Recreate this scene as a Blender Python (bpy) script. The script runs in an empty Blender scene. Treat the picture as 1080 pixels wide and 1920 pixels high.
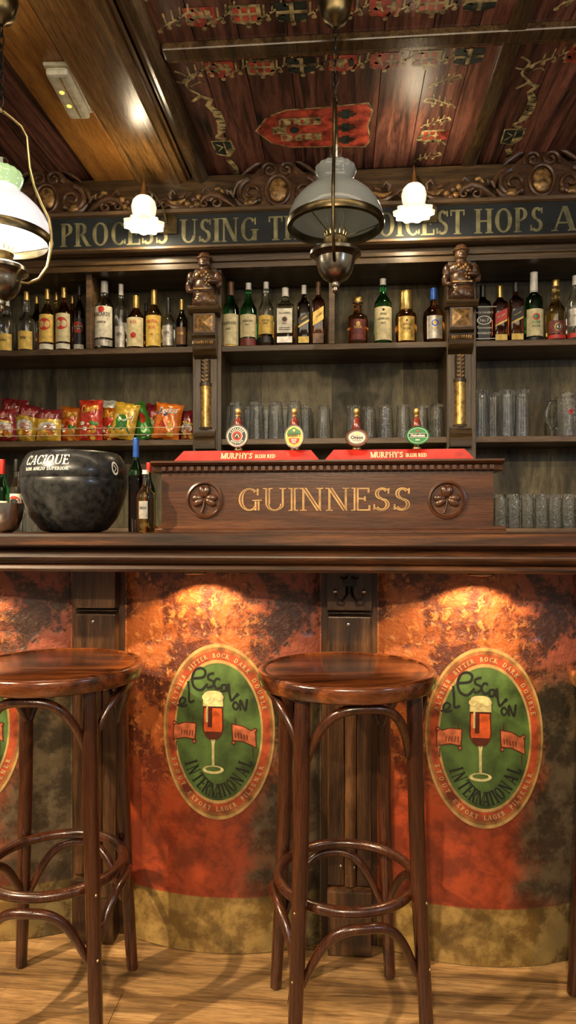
import bpy, bmesh, math, random
from mathutils import Matrix, Vector
PI = math.pi
R = math.radians
random.seed(7)

# ---------------------------------------------------------------- camera
HC, TH, FP, HZ = 1.12, R(4.5), 1290.0, 984.0      # eye height, yaw, focal length in px, horizon row
scn = bpy.context.scene
col = bpy.context.collection
cam = bpy.data.cameras.new('camera'); camo = bpy.data.objects.new('camera', cam); col.objects.link(camo)
camo.location = (0, 0, HC); camo.rotation_euler = (R(90), 0, TH)
cam.sensor_fit = 'VERTICAL'; cam.sensor_height = 36; cam.lens = FP / 1920 * 36
cam.shift_y = (HZ - 960) / 1920; cam.clip_start = .02
scn.camera = camo
vs = scn.view_settings
vs.view_transform = 'Standard'; vs.look = 'None'; vs.gamma = 1; vs.use_curve_mapping = False
vs.exposure = 0.0

# ---------------------------------------------------------------- light
w = bpy.data.worlds.new('world'); scn.world = w; w.use_nodes = True
w.node_tree.nodes['Background'].inputs[0].default_value = (1.0, .80, .58, 1)
w.node_tree.nodes['Background'].inputs[1].default_value = .31
def lamp(name, kind, loc, power, color=(1, .75, .5), size=.1, rot=None, target=None, spot=None, blend=.3, sy=None):
    l = bpy.data.lights.new(name, kind); o = bpy.data.objects.new(name, l); col.objects.link(o)
    o.location = loc; l.energy = power; l.color = color
    if kind == 'AREA':
        l.size = size
        if sy: l.shape = 'RECTANGLE'; l.size_y = sy
    else: l.shadow_soft_size = size
    if spot: l.spot_size = R(spot); l.spot_blend = blend
    if target is not None:
        o.rotation_euler = (Vector(target) - Vector(loc)).to_track_quat('-Z', 'Y').to_euler()
    return o
lamp('front_spot_near', 'SPOT', (-.30, -1.5, 2.5), 300, (1, .78, .50), .035, target=(.1, 1.5, .3), spot=75, blend=.6)
lamp('front_spot_left', 'SPOT', (-2.0, .25, 2.4), 520, (1, .76, .48), .035, target=(-.3, 1.7, .3), spot=70, blend=.6)
lamp('room_fill', 'AREA', (.3, -1.2, 2.6), 30, (1, .84, .60), 1.6, target=(0, 2.6, 1.5))  # unseen soft fill, added to brighten shelves and bottles
lamp('shelf_wash', 'AREA', (0, 1.4, 2.65), 13, (1, .84, .60), 2.6, sy=.25, target=(0, 3.3, 1.75))
lamp('window_cool', 'AREA', (2.4, -.3, 1.9), 11, (.58, .74, 1), .45, target=(0, 2, 1.3))

# ---------------------------------------------------------------- px helpers (where a thing seen in the photo stands)
cT, sT = math.cos(TH), math.sin(TH)
def P(px, py, Y):
    u = (px - 540) / FP; v = (HZ - py) / FP
    d = Y / (cT + u * sT)
    return Vector((d * (-sT + cT * u), Y, HC + v * d))
def PX(px, Y): return P(px, HZ, Y).x
def PZ(px, py, Y): return P(px, py, Y).z
def SC(px, Y): return FP / (Y / (cT + (px - 540) / FP * sT))   # px per metre

# ---------------------------------------------------------------- materials
MATS = {}
def base_mat(name):
    m = bpy.data.materials.new(name); m.use_nodes = True; nt = m.node_tree
    b = nt.nodes['Principled BSDF']; MATS[name] = m
    return m, nt, b
def N(nt, t, **kw):
    n = nt.nodes.new(t)
    for k, v in kw.items():
        if k in n.inputs: n.inputs[k].default_value = v
        else: setattr(n, k, v)
    return n
def c4(c): return (c[0], c[1], c[2], 1)
def ramp(nt, stops):
    r = nt.nodes.new('ShaderNodeValToRGB'); e = r.color_ramp.elements
    while len(e) < len(stops): e.new(.5)
    for i, (p, c) in enumerate(stops): e[i].position = p; e[i].color = c4(c)
    return r
def bump(nt, b, src, strength=.2, dist=.002):
    n = N(nt, 'ShaderNodeBump', Strength=strength, Distance=dist)
    nt.links.new(src, n.inputs['Height']); nt.links.new(n.outputs[0], b.inputs['Normal'])
def plain(name, c, rough=.5, metal=0, noise=.12, scale=40, coat=0, emis=None, estr=0, bmp=0):
    m, nt, b = base_mat(name)
    b.inputs['Roughness'].default_value = rough; b.inputs['Metallic'].default_value = metal
    b.inputs['Coat Weight'].default_value = coat
    tc = N(nt, 'ShaderNodeTexCoord'); nz = N(nt, 'ShaderNodeTexNoise', Scale=scale, Detail=4.0)
    nt.links.new(tc.outputs['Object'], nz.inputs['Vector'])
    lo = [x * (1 - 2.2 * noise) for x in c]; hi = [min(1, x * (1 + 2.2 * noise)) for x in c]
    r = ramp(nt, [(.3, lo), (.7, hi)]); nt.links.new(nz.outputs[0], r.inputs[0])
    nt.links.new(r.outputs[0], b.inputs['Base Color'])
    if bmp: bump(nt, b, nz.outputs[0], bmp)
    if emis: b.inputs['Emission Color'].default_value = c4(emis); b.inputs['Emission Strength'].default_value = estr
    return m
def wood(name, dark, mid, light, axis='x', scale=1.0, rough=.4, island=.25, coat=0.0, contrast=1.0, stretch=14, bmp=.25):
    m, nt, b = base_mat(name)
    b.inputs['Roughness'].default_value = rough; b.inputs['Coat Weight'].default_value = coat; b.inputs['Coat Roughness'].default_value = .15
    tc = N(nt, 'ShaderNodeTexCoord'); geo = N(nt, 'ShaderNodeNewGeometry')
    mp = N(nt, 'ShaderNodeMapping')
    s = [stretch * scale] * 3; s['xyz'.index(axis)] = 1.1 * scale
    mp.inputs['Scale'].default_value = s
    ad = N(nt, 'ShaderNodeVectorMath', operation='ADD'); ml = N(nt, 'ShaderNodeVectorMath', operation='SCALE')
    ml.inputs['Scale'].default_value = 37.0
    cx = N(nt, 'ShaderNodeCombineXYZ')
    for k in range(3): nt.links.new(geo.outputs['Random Per Island'], cx.inputs[k])
    nt.links.new(cx.outputs[0], ml.inputs[0]); nt.links.new(tc.outputs['Object'], mp.inputs['Vector'])
    nt.links.new(mp.outputs[0], ad.inputs[0]); nt.links.new(ml.outputs[0], ad.inputs[1])
    n1 = N(nt, 'ShaderNodeTexNoise', Scale=1.6, Detail=7.0, Roughness=.62, Distortion=.9)
    n2 = N(nt, 'ShaderNodeTexNoise', Scale=17.0, Detail=7.0, Roughness=.7, Distortion=.4)
    nt.links.new(ad.outputs[0], n1.inputs['Vector']); nt.links.new(ad.outputs[0], n2.inputs['Vector'])
    h = .16 / contrast
    r = ramp(nt, [(max(.0, .47 - h), dark), (.49, mid), (min(1, .53 + h), light)])
    nt.links.new(n1.outputs[0], r.inputs[0])
    mx = N(nt, 'ShaderNodeMix', data_type='RGBA', blend_type='MULTIPLY'); mx.inputs[0].default_value = .55
    r2 = ramp(nt, [(.40, (.25, .23, .2)), (.56, (1, 1, 1))]); nt.links.new(n2.outputs[0], r2.inputs[0])
    nt.links.new(r.outputs[0], mx.inputs[6]); nt.links.new(r2.outputs[0], mx.inputs[7])
    hsv = N(nt, 'ShaderNodeHueSaturation'); mr = N(nt, 'ShaderNodeMapRange')
    mr.inputs[3].default_value = 1 - island; mr.inputs[4].default_value = 1 + island
    nt.links.new(geo.outputs['Random Per Island'], mr.inputs[0]); nt.links.new(mr.outputs[0], hsv.inputs['Value'])
    nt.links.new(mx.outputs[2], hsv.inputs['Color']); nt.links.new(hsv.outputs[0], b.inputs['Base Color'])
    bump(nt, b, n2.outputs[0], bmp, .0015)
    return m
def glass(name, c, rough=.03, ior=1.45, trans=1.0, bm_=0):
    m, nt, b = base_mat(name)
    b.inputs['Base Color'].default_value = c4(c); b.inputs['Roughness'].default_value = rough
    b.inputs['IOR'].default_value = ior; b.inputs['Transmission Weight'].default_value = trans
    if bm_:
        tc = N(nt, 'ShaderNodeTexCoord'); nz = N(nt, 'ShaderNodeTexNoise', Scale=bm_, Detail=2.0)
        nt.links.new(tc.outputs['Object'], nz.inputs['Vector']); bump(nt, b, nz.outputs[0], .6, .004)
    return m

wood('oak_dark', (.014, .008, .003), (.070, .040, .015), (.15, .088, .036), 'x', 1.0, .32, .1)
wood('oak_dark_v', (.014, .009, .004), (.080, .050, .022), (.16, .105, .050), 'z', 1.0, .36, .12)
wood('oak_back', (.026, .021, .010), (.115, .092, .046), (.22, .185, .10), 'z', .6, .6, .15, stretch=4, contrast=1.4)
wood('shelf_wood', (.04, .022, .010), (.12, .07, .032), (.22, .135, .065), 'x', 1.0, .42, .1)
wood('mahogany', (.030, .010, .004), (.070, .022, .007), (.125, .044, .014), 'x', 1.0, .30, .05, coat=.2, contrast=.8)
wood('counter_wood', (.010, .004, .002), (.050, .018, .006), (.15, .055, .017), 'x', .8, .42, .05, coat=.0, contrast=1.3)
wood('stool_wood', (.012, .004, .002), (.048, .013, .005), (.10, .028, .009), 'z', 1.5, .22, .05, coat=.5, contrast=.8)
wood('stool_seat_wood', (.015, .005, .002), (.085, .022, .006), (.22, .062, .016), 'x', 1.1, .16, .05, coat=.8, contrast=1.6, stretch=9)
wood('floor_wood', (.075, .040, .015), (.29, .165, .065), (.46, .29, .125), 'x', .8, .36, .18, contrast=1.1)
wood('ceiling_red', (.012, .011, .010), (.165, .062, .044), (.36, .15, .10), 'y', 1.0, .38, .3, contrast=1.15, stretch=16)
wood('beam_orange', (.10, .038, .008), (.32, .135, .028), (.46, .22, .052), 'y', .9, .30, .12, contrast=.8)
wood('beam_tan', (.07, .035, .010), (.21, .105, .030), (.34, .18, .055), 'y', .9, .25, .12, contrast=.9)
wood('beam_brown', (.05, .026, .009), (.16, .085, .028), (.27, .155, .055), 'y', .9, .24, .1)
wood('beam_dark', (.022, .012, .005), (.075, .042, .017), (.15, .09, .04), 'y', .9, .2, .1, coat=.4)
wood('post_wood', (.010, .004, .002), (.055, .024, .009), (.14, .066, .026), 'z', 1.1, .38, .2)
wood('carved_wood', (.02, .009, .005), (.09, .042, .02), (.21, .115, .055), 'x', 2.0, .28, .1, stretch=3)
plain('gilt', (.55, .33, .10), .33, .75, .25, 60, bmp=.3)
plain('gilt_wood', (.28, .16, .055), .35, .35, .4, 50, bmp=.3)
plain('gold_paint', (.46, .28, .10), .4, .3, .2, 30)
plain('letter_dark', (.14, .055, .02), .4, 0, .2, 30)
plain('navy_board', (.006, .009, .012), .75, 0, .35, 9)
plain('olive_letter', (.165, .155, .075), .7, 0, .3, 18)
plain('brass', (.50, .38, .18), .28, 1, .15, 30)
plain('brass_dark', (.12, .09, .045), .32, 1, .2, 30)
plain('iron', (.03, .026, .022), .35, .8, .2, 60)
plain('old_nickel', (.30, .27, .21), .24, 1, .2, 40)
plain('steel', (.55, .53, .48), .2, 1, .1, 30)
plain('pot_black', (.020, .021, .021), .30, 0, .35, 60, coat=.2, bmp=.15)
plain('white_print', (.80, .78, .68), .5, 0, .06)
plain('cream_print', (.70, .60, .36), .5, 0, .15)
plain('label_cream', (.66, .58, .33), .55, 0, .12)
plain('label_white', (.74, .70, .56), .55, 0, .12)
plain('label_yellow', (.70, .48, .10), .5, 0, .15)
plain('label_gold', (.50, .33, .08), .35, .5, .2)
plain('label_black', (.012, .011, .010), .45, 0, .2)
plain('label_red', (.52, .03, .02), .45, 0, .15)
plain('label_maroon', (.16, .025, .02), .45, 0, .2)
plain('label_green', (.05, .16, .05), .45, 0, .2)
plain('cap_brown', (.14, .07, .035), .4, .2, .2)
plain('cap_red', (.55, .03, .02), .35, .1, .15)
plain('cap_blue', (.02, .09, .40), .3, .3, .15)
plain('cap_black', (.015, .014, .013), .35, .1, .2)
plain('cap_gold', (.62, .42, .14), .28, .85, .15)
plain('cap_white', (.75, .73, .66), .35, 0, .1)
plain('red_lacquer', (.42, .022, .014), .28, 0, .2, 25, coat=.5)
plain('handle_red', (.16, .022, .010), .2, 0, .2, 30, coat=.7)
plain('badge_grey', (.40, .38, .34), .3, .4, .15)
plain('badge_green', (.02, .20, .06), .35, 0, .15)
plain('ink', (.008, .010, .007), .5, 0, .1)
plain('liquid_dark', (.010, .006, .004), .15, 0, .1)
plain('ceil_cream', (.42, .34, .16), .5, 0, .45, 30)
plain('ceil_red', (.46, .07, .04), .5, 0, .35, 25)
plain('ceil_dark', (.022, .034, .028), .5, 0, .4, 25)
plain('em_ring_tan', (.24, .10, .03), .5, 0, .3, 30)
plain('em_ring_red', (.30, .052, .016), .5, 0, .3, 30)
plain('em_gold', (.36, .23, .08), .5, 0, .2, 30)
plain('em_green', (.055, .105, .024), .5, 0, .35, 14)
plain('em_text', (.42, .30, .13), .5, 0, .2, 30)
plain('em_foam', (.52, .47, .22), .5, 0, .2, 50)
plain('em_beer', (.62, .10, .02), .4, 0, .25, 30)
plain('em_beer_dark', (.07, .014, .006), .4, 0, .2, 30)
plain('em_ribbon', (.38, .10, .04), .5, 0, .3, 40)
plain('plastic_white', (.66, .62, .46), .35, 0, .1)
plain('wire', (.75, .68, .5), .3, .3, .1)
for nm, cc in dict(bag_maroon=(.24, .022, .025), bag_orange=(.75, .17, .015), bag_yellow=(.72, .42, .04), bag_green=(.06, .26, .03),
                   bag_white=(.72, .68, .56), bag_red=(.55, .04, .015), bag_blue=(.05, .13, .38), bag_pink=(.60, .26, .22)).items():
    plain(nm, cc, .22, .15, .22, 35, coat=.5, bmp=.25)
glass('glass_clear', (.93, .95, .92), .02)
glass('glass_ware', (.97, .985, .97), .0, 1.5, .985, 70)
glass('glass_smoke', (.80, .84, .80), .04)
glass('glass_green', (.04, .42, .10), .03)
glass('glass_green_dark', (.03, .16, .04), .03)
glass('glass_amber', (.62, .22, .035), .03)
glass('glass_rum', (.32, .075, .012), .03)
glass('glass_gold', (.80, .52, .12), .03)
glass('glass_dark', (.06, .03, .015), .03)
def lampglass(name, c, e, es, trans=.0):
    m, nt, b = base_mat(name)
    b.inputs['Base Color'].default_value = c4(c); b.inputs['Roughness'].default_value = .12; b.inputs['Coat Weight'].default_value = .5
    b.inputs['Subsurface Weight'].default_value = 0
    b.inputs['Emission Color'].default_value = c4(e); b.inputs['Emission Strength'].default_value = es
    return m
def opal(name, c):
    m, nt, b = base_mat(name); b.inputs['Base Color'].default_value = c4(c); b.inputs['Roughness'].default_value = .10; b.inputs['Coat Weight'].default_value = .3
    tr = N(nt, 'ShaderNodeBsdfTranslucent'); tr.inputs[0].default_value = c4([min(1, x * 2.0) for x in c]); mx = N(nt, 'ShaderNodeMixShader'); mx.inputs[0].default_value = .5
    out = nt.nodes['Material Output']; nt.links.new(b.outputs[0], mx.inputs[1]); nt.links.new(tr.outputs[0], mx.inputs[2]); nt.links.new(mx.outputs[0], out.inputs[0])
opal('opal_off', (.34, .36, .36))
lampglass('opal_lit', (.80, .80, .86), (.90, .90, 1.0), .55)
lampglass('opal_lit_rim', (.45, .65, .35), (.55, .85, .40), .45)
lampglass('tulip_lit', (.70, .64, .50), (1, .86, .60), .95)
lampglass('bulb_lit', (1, 1, .9), (1, .9, .65), 10)
lampglass('indicator', (.9, .6, .1), (1, .55, .08), 2.2)

# the print on the bulging bar panels: orange and red field, dark mottling mixed with shade, ochre band at the foot
def panel_mat():
    m, nt, b = base_mat('panel_print'); b.inputs['Roughness'].default_value = .36; b.inputs['Coat Weight'].default_value = .25
    tc = N(nt, 'ShaderNodeTexCoord'); sp = N(nt, 'ShaderNodeSeparateXYZ'); nt.links.new(tc.outputs['Object'], sp.inputs[0])
    L = nt.links.new
    def noise(scale, det=5.0, rough=.6, dist=0.0):
        n = N(nt, 'ShaderNodeTexNoise', Scale=scale, Detail=det, Roughness=rough, Distortion=dist); L(tc.outputs['Object'], n.inputs['Vector']); return n.outputs[0]
    def mixc(f, a, bb, bt='MIX'):
        x = N(nt, 'ShaderNodeMix', data_type='RGBA', blend_type=bt)
        if isinstance(f, float): x.inputs[0].default_value = f
        else: L(f, x.inputs[0])
        for k, v in ((6, a), (7, bb)):
            if isinstance(v, tuple): x.inputs[k].default_value = c4(v)
            else: L(v, x.inputs[k])
        return x.outputs[2]
    def mrange(src, a, bb, lo=0.0, hi=1.0):
        x = N(nt, 'ShaderNodeMapRange', interpolation_type='SMOOTHSTEP'); L(src, x.inputs[0])
        for k, v in zip((1, 2, 3, 4), (a, bb, lo, hi)): x.inputs[k].default_value = v
        return x.outputs[0]
    def math_(op, a, bb):
        x = N(nt, 'ShaderNodeMath', operation=op)
        for k, v in ((0, a), (1, bb)):
            if isinstance(v, (int, float)): x.inputs[k].default_value = v
            else: L(v, x.inputs[k])
        return x.outputs[0]
    n_big, n_mid, n_fine = noise(3.2), noise(11, 8, .72, .15), noise(46, 6, .7, .4)
    up = mixc(mrange(n_mid, .43, .57), (.085, .018, .006), (.40, .105, .022))
    up = mixc(mrange(n_fine, .54, .62), up, (.55, .20, .05))
    red = mixc(mrange(n_mid, .38, .62), (.15, .022, .008), (.34, .050, .014))
    field = mixc(mrange(sp.outputs[2], .62, .36), up, red)
    # dark grey-green print mottling, with side shade painted in, towards the right of every panel
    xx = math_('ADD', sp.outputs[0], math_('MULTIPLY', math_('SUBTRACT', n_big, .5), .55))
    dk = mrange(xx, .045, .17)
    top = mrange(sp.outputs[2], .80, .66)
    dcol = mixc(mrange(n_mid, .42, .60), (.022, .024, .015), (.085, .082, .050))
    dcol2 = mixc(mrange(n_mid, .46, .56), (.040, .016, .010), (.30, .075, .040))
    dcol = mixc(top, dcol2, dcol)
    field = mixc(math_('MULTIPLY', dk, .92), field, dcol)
    ban = mixc(mrange(n_mid, .40, .60), (.15, .085, .022), (.34, .22, .065))
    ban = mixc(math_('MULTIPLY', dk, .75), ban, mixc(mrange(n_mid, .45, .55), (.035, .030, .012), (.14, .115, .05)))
    wob = math_('ADD', sp.outputs[2], math_('MULTIPLY', n_mid, .006))
    out = mixc(mrange(wob, .153, .147), field, ban)
    wv = N(nt, 'ShaderNodeTexWave', Scale=120.0, wave_type='BANDS', bands_direction='Z', Distortion=1.5); L(tc.outputs['Object'], wv.inputs[0])
    out = mixc(.16, out, wv.outputs[0], 'MULTIPLY')
    L(out, b.inputs['Base Color'])
    hb = math_('MULTIPLY', math_('ADD', n_fine, n_mid), mrange(sp.outputs[2], .60, .74, .25, 1.0))
    bump(nt, b, hb, .8, .006)
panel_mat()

# ---------------------------------------------------------------- mesh builder
class MB:
    def __init__(s): s.v = []; s.f = []; s.m = []; s.sm = []; s.mats = []; s.T = Matrix()
    def mi(s, m):
        if m not in s.mats: s.mats.append(m)
        return s.mats.index(m)
    def add(s, vs_, fs, m, smooth=False):
        o = len(s.v); k = s.mi(m); T = s.T
        s.v += [tuple(T @ Vector(v)) for v in vs_]
        for f in fs: s.f.append(tuple(o + i for i in f)); s.m.append(k); s.sm.append(smooth)
        return s
    def box(s, x0, x1, y0, y1, z0, z1, m, c=0.0):
        if c <= 0:
            v = [(x, y, z) for x in (x0, x1) for y in (y0, y1) for z in (z0, z1)]
            return s.add(v, [(0, 1, 3, 2), (4, 6, 7, 5), (0, 4, 5, 1), (2, 3, 7, 6), (0, 2, 6, 4), (1, 5, 7, 3)], m)
        c = min(c, .45 * min(abs(x1 - x0), abs(y1 - y0), abs(z1 - z0)))
        bm = bmesh.new(); bmesh.ops.create_cube(bm, size=1)
        for q in bm.verts: q.co = Vector(((x0 + x1) / 2 + q.co.x * (x1 - x0), (y0 + y1) / 2 + q.co.y * (y1 - y0), (z0 + z1) / 2 + q.co.z * (z1 - z0)))
        bmesh.ops.bevel(bm, geom=bm.edges[:], offset=c, segments=2, affect='EDGES', profile=.6)
        bm.verts.index_update()
        s.add([q.co[:] for q in bm.verts], [[q.index for q in f.verts] for f in bm.faces], m); bm.free(); return s
    def lathe(s, prof, m, seg=32, cx=0, cy=0, cz=0, axis='z', wob=None, smooth=True, a0=0, a1=2 * PI, mats=None):
        full = abs(a1 - a0 - 2 * PI) < 1e-6; n = seg if full else seg + 1
        vs_ = []
        for r, z in prof:
            for i in range(n):
                a = a0 + (a1 - a0) * i / seg; rr = r * (wob(a, r, z) if wob else 1)
                p = (rr * math.cos(a), rr * math.sin(a), z)
                if axis == 'y': p = (p[0], p[2], p[1])
                if axis == 'x': p = (p[2], p[0], p[1])
                vs_.append((cx + p[0], cy + p[1], cz + p[2]))
        for j in range(len(prof) - 1):
            fs = []
            for i in range(seg):
                a = j * n + i; b_ = j * n + (i + 1) % n
                q = (a, b_, b_ + n, a + n)
                fs.append(q if axis != 'y' else q[::-1])
            mm = m if not mats else mats[j]
            if j == 0: s.add(vs_, fs, mm, smooth); base = len(s.v) - len(vs_)
            else:
                k = s.mi(mm)
                for f in fs: s.f.append(tuple(base + i for i in f)); s.m.append(k); s.sm.append(smooth)
        return s
    def tube(s, pts, r, m, seg=8, closed=False, cap=True, flat=1.0, up=None):
        pts = [Vector(p) for p in pts]; n = len(pts); rs = r if isinstance(r, (list, tuple)) else [r] * n
        vs_ = []; prev = None
        for i, p in enumerate(pts):
            t = (pts[(i + 1) % n] - pts[i - 1]) if closed else (pts[min(i + 1, n - 1)] - pts[max(i - 1, 0)])
            if t.length < 1e-9: t = Vector((0, 0, 1))
            t.normalize()
            ref = Vector(up) if up else (prev if prev is not None else (Vector((0, 0, 1)) if abs(t.z) < .9 else Vector((1, 0, 0))))
            a = ref - t * ref.dot(t)
            if a.length < 1e-6: a = t.orthogonal()
            a.normalize(); b_ = t.cross(a); prev = a
            for k in range(seg):
                q = 2 * PI * k / seg
                vs_.append(p + a * (math.cos(q) * rs[i] * flat) + b_ * (math.sin(q) * rs[i]))
        fs = []
        for i in range(n if closed else n - 1):
            for k in range(seg):
                a_ = i * seg + k; b2 = i * seg + (k + 1) % seg; o = ((i + 1) % n) * seg
                fs.append((a_, b2, o + (k + 1) % seg, o + k))
        if cap and not closed: fs.append(tuple(range(seg))[::-1]); fs.append(tuple((n - 1) * seg + k for k in range(seg)))
        return s.add([tuple(v) for v in vs_], fs, m, True)
    def prism(s, poly, d0, d1, m, plane='yz'):      # poly in a plane, extruded along the remaining axis
        n = len(poly)
        def mk(a, b_, d): return {'yz': (d, a, b_), 'xz': (a, d, b_), 'xy': (a, b_, d)}[plane]
        v = [mk(a, b_, d0) for a, b_ in poly] + [mk(a, b_, d1) for a, b_ in poly]
        return s.add(v, [(i, (i + 1) % n, n + (i + 1) % n, n + i) for i in range(n)] + [tuple(range(n))[::-1], tuple(range(n, 2 * n))], m)
    def ball(s, c, rx, ry, rz, m, u=14, v=9, rot=None):
        Rm = rot if rot is not None else Matrix()
        vs_ = [tuple(Vector(c) + Rm @ Vector((rx * math.sin(PI * j / v) * math.cos(2 * PI * i / u), ry * math.sin(PI * j / v) * math.sin(2 * PI * i / u), rz * math.cos(PI * j / v)))) for j in range(v + 1) for i in range(u)]
        fs = [(j * u + i, (j + 1) * u + i, (j + 1) * u + (i + 1) % u, j * u + (i + 1) % u) for j in range(v) for i in range(u)]
        return s.add(vs_, fs, m, True)
    def decal(s, D, mapf, eps=.0006):
        for i_, (poly, m, lay) in enumerate(D.p):
            lay = lay + .05 * (i_ % 9)
            s.add([mapf(x, y, lay * eps) for x, y in poly], [tuple(range(len(poly)))], m, False)
        return s
    def build(s, name, parent=None, bevel=0, sharp=.7, remesh=0):
        me = bpy.data.meshes.new(name); me.from_pydata(s.v, [], s.f)
        for m in s.mats: me.materials.append(MATS[m])
        me.polygons.foreach_set('material_index', s.m); me.polygons.foreach_set('use_smooth', s.sm)
        bm = bmesh.new(); bm.from_mesh(me)
        bmesh.ops.remove_doubles(bm, verts=bm.verts, dist=1e-6)
        bmesh.ops.recalc_face_normals(bm, faces=bm.faces) if not getattr(s, 'keep', False) else None
        if any(s.sm):
            for e in bm.edges:
                if len(e.link_faces) == 2 and e.calc_face_angle(0) > sharp: e.smooth = False
        bm.to_mesh(me); bm.free(); me.update()
        o = bpy.data.objects.new(name, me); col.objects.link(o)
        if parent: o.parent = parent
        if bevel:
            b_ = o.modifiers.new('bevel', 'BEVEL'); b_.width = bevel; b_.segments = 2; b_.limit_method = 'ANGLE'
        return o

def thing(name, label, cat, loc=(0, 0, 0), rz=0, group=None):
    o = bpy.data.objects.new(name, None); col.objects.link(o); o.location = loc; o.rotation_euler = (0, 0, rz)
    o.empty_display_size = .05
    return tag(o, label, cat, group)
def tag(o, label, cat, group=None):
    o['label'] = label; o['category'] = cat
    if group: o['group'] = group
    return o
def struct(o, label=None):
    o['kind'] = 'structure'
    if label: o['label'] = label
    return o
def dup(root, loc=None, rz=None, label=None, group=None):
    kids = {}
    for x in bpy.data.objects:
        if x.parent: kids.setdefault(x.parent, []).append(x)
    def rec(o, par):
        c = o.copy(); col.objects.link(c)
        if par is not None: c.parent = par
        for ch in kids.get(o, []): rec(ch, c)
        return c
    r_ = rec(root, None)
    if loc is not None: r_.location = loc
    if rz is not None: r_.rotation_euler = (0, 0, rz)
    if label: r_['label'] = label
    if group: r_['group'] = group
    return r_

# ---------------------------------------------------------------- flat drawing: shapes and lettering
class Draw:
    def __init__(s): s.p = []
    def poly(s, pts, m, l=1): s.p.append((list(pts), m, l)); return s
    def rect(s, x0, x1, y0, y1, m, l=1, nx=1, ny=1):
        for i in range(nx):
            for j in range(ny):
                a, b_ = x0 + (x1 - x0) * i / nx, x0 + (x1 - x0) * (i + 1) / nx; c, d = y0 + (y1 - y0) * j / ny, y0 + (y1 - y0) * (j + 1) / ny
                s.poly([(a, c), (b_, c), (b_, d), (a, d)], m, l)
        return s
    def ell(s, cx, cy, rx, ry, m, l=1, seg=40, rings=1, inner=0.0):
        for j in range(rings):
            k0 = inner + (1 - inner) * j / rings; k1 = inner + (1 - inner) * (j + 1) / rings
            for i in range(seg):
                a, b_ = 2 * PI * i / seg, 2 * PI * (i + 1) / seg
                q = [(cx + rx * k1 * math.cos(a), cy + ry * k1 * math.sin(a)), (cx + rx * k1 * math.cos(b_), cy + ry * k1 * math.sin(b_))]
                q += [(cx, cy)] if k0 == 0 else [(cx + rx * k0 * math.cos(b_), cy + ry * k0 * math.sin(b_)), (cx + rx * k0 * math.cos(a), cy + ry * k0 * math.sin(a))]
                s.poly(q, m, l)
        return s
    def stroke(s, pts, wd, m, l=1, smooth=0):
        if smooth:
            q = []
            n = len(pts)
            for i in range(n - 1):
                p0, p1, p2, p3 = pts[max(i - 1, 0)], pts[i], pts[i + 1], pts[min(i + 2, n - 1)]
                for k in range(smooth):
                    t = k / smooth
                    q.append(tuple(.5 * ((2 * p1[c]) + (-p0[c] + p2[c]) * t + (2 * p0[c] - 5 * p1[c] + 4 * p2[c] - p3[c]) * t * t + (-p0[c] + 3 * p1[c] - 3 * p2[c] + p3[c]) * t ** 3) for c in (0, 1)))
            q.append(pts[-1]); pts = q
        n = len(pts); L_, R_ = [], []
        for i in range(n):
            a, b_ = pts[max(i - 1, 0)], pts[min(i + 1, n - 1)]; dx, dy = b_[0] - a[0], b_[1] - a[1]; d = math.hypot(dx, dy) or 1
            ww = (wd[i] if isinstance(wd, list) else wd) / 2
            L_.append((pts[i][0] - dy / d * ww, pts[i][1] + dx / d * ww)); R_.append((pts[i][0] + dy / d * ww, pts[i][1] - dx / d * ww))
        for i in range(n - 1): s.poly([L_[i], R_[i], R_[i + 1], L_[i + 1]], m, l)
        return s
    def text(s, st, x, y, h, m, l=1, align='l', T=.15, t=.055, wscale=1.0, gap=.05, slant=0.0):
        W = sum(gw(ch) + gap for ch in st) * h * wscale; x0 = x - (W / 2 if align == 'c' else 0)
        for ch in st:
            for q in glyph(ch, T, t): s.poly([(x0 + (a + b_ * slant) * h * wscale, y + b_ * h) for a, b_ in q], m, l)
            x0 += (gw(ch) + gap) * h * wscale
        return s
    def arc(s, st, cx, cy, rx, ry, a0, a1, h, m, l=1, inward=False, T=.16, t=.07, ws=1.0):
        wd = [gw(c) + .06 for c in st]; tot = sum(wd); acc = 0
        for ch, w_ in zip(st, wd):
            a = R(a0 + (a1 - a0) * (acc + w_ / 2) / tot); acc += w_
            px_, py_ = cx + rx * math.cos(a), cy + ry * math.sin(a)
            nx, ny = math.cos(a) / rx, math.sin(a) / ry; d = math.hypot(nx, ny); nx /= d; ny /= d
            if inward: nx, ny = -nx, -ny
            ux, uy = ny, -nx
            for q in glyph(ch, T, t):
                s.poly([(px_ + ux * (gx - gw(ch) / 2) * h * ws + nx * gy * h, py_ + uy * (gx - gw(ch) / 2) * h * ws + ny * gy * h) for gx, gy in q], m, l)
        return s
    def font(s, st, x, y, h, m, l=1, align='CENTER', shear=0.0, bold=0.0):
        cu = bpy.data.curves.new('t', 'FONT'); cu.body = st; cu.size = h; cu.align_x = align; cu.resolution_u = 2; cu.shear = shear; cu.offset = bold
        ob = bpy.data.objects.new('t', cu); col.objects.link(ob); dg = bpy.context.evaluated_depsgraph_get(); ev = ob.evaluated_get(dg)
        me = ev.to_mesh()
        for p_ in me.polygons: s.poly([(x + me.vertices[i].co.x, y + me.vertices[i].co.y) for i in p_.vertices], m, l)
        ev.to_mesh_clear(); bpy.data.objects.remove(ob); bpy.data.curves.remove(cu)
        return s
    def merge(s, o, dx=0, dy=0, sc=1.0, sx=1.0, rot=0.0, dl=0):
        c, n = math.cos(rot), math.sin(rot)
        for poly, m, l in o.p: s.p.append(([(dx + sc * (sx * a * c - b_ * n), dy + sc * (sx * a * n + b_ * c)) for a, b_ in poly], m, l + dl))
        return s

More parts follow.
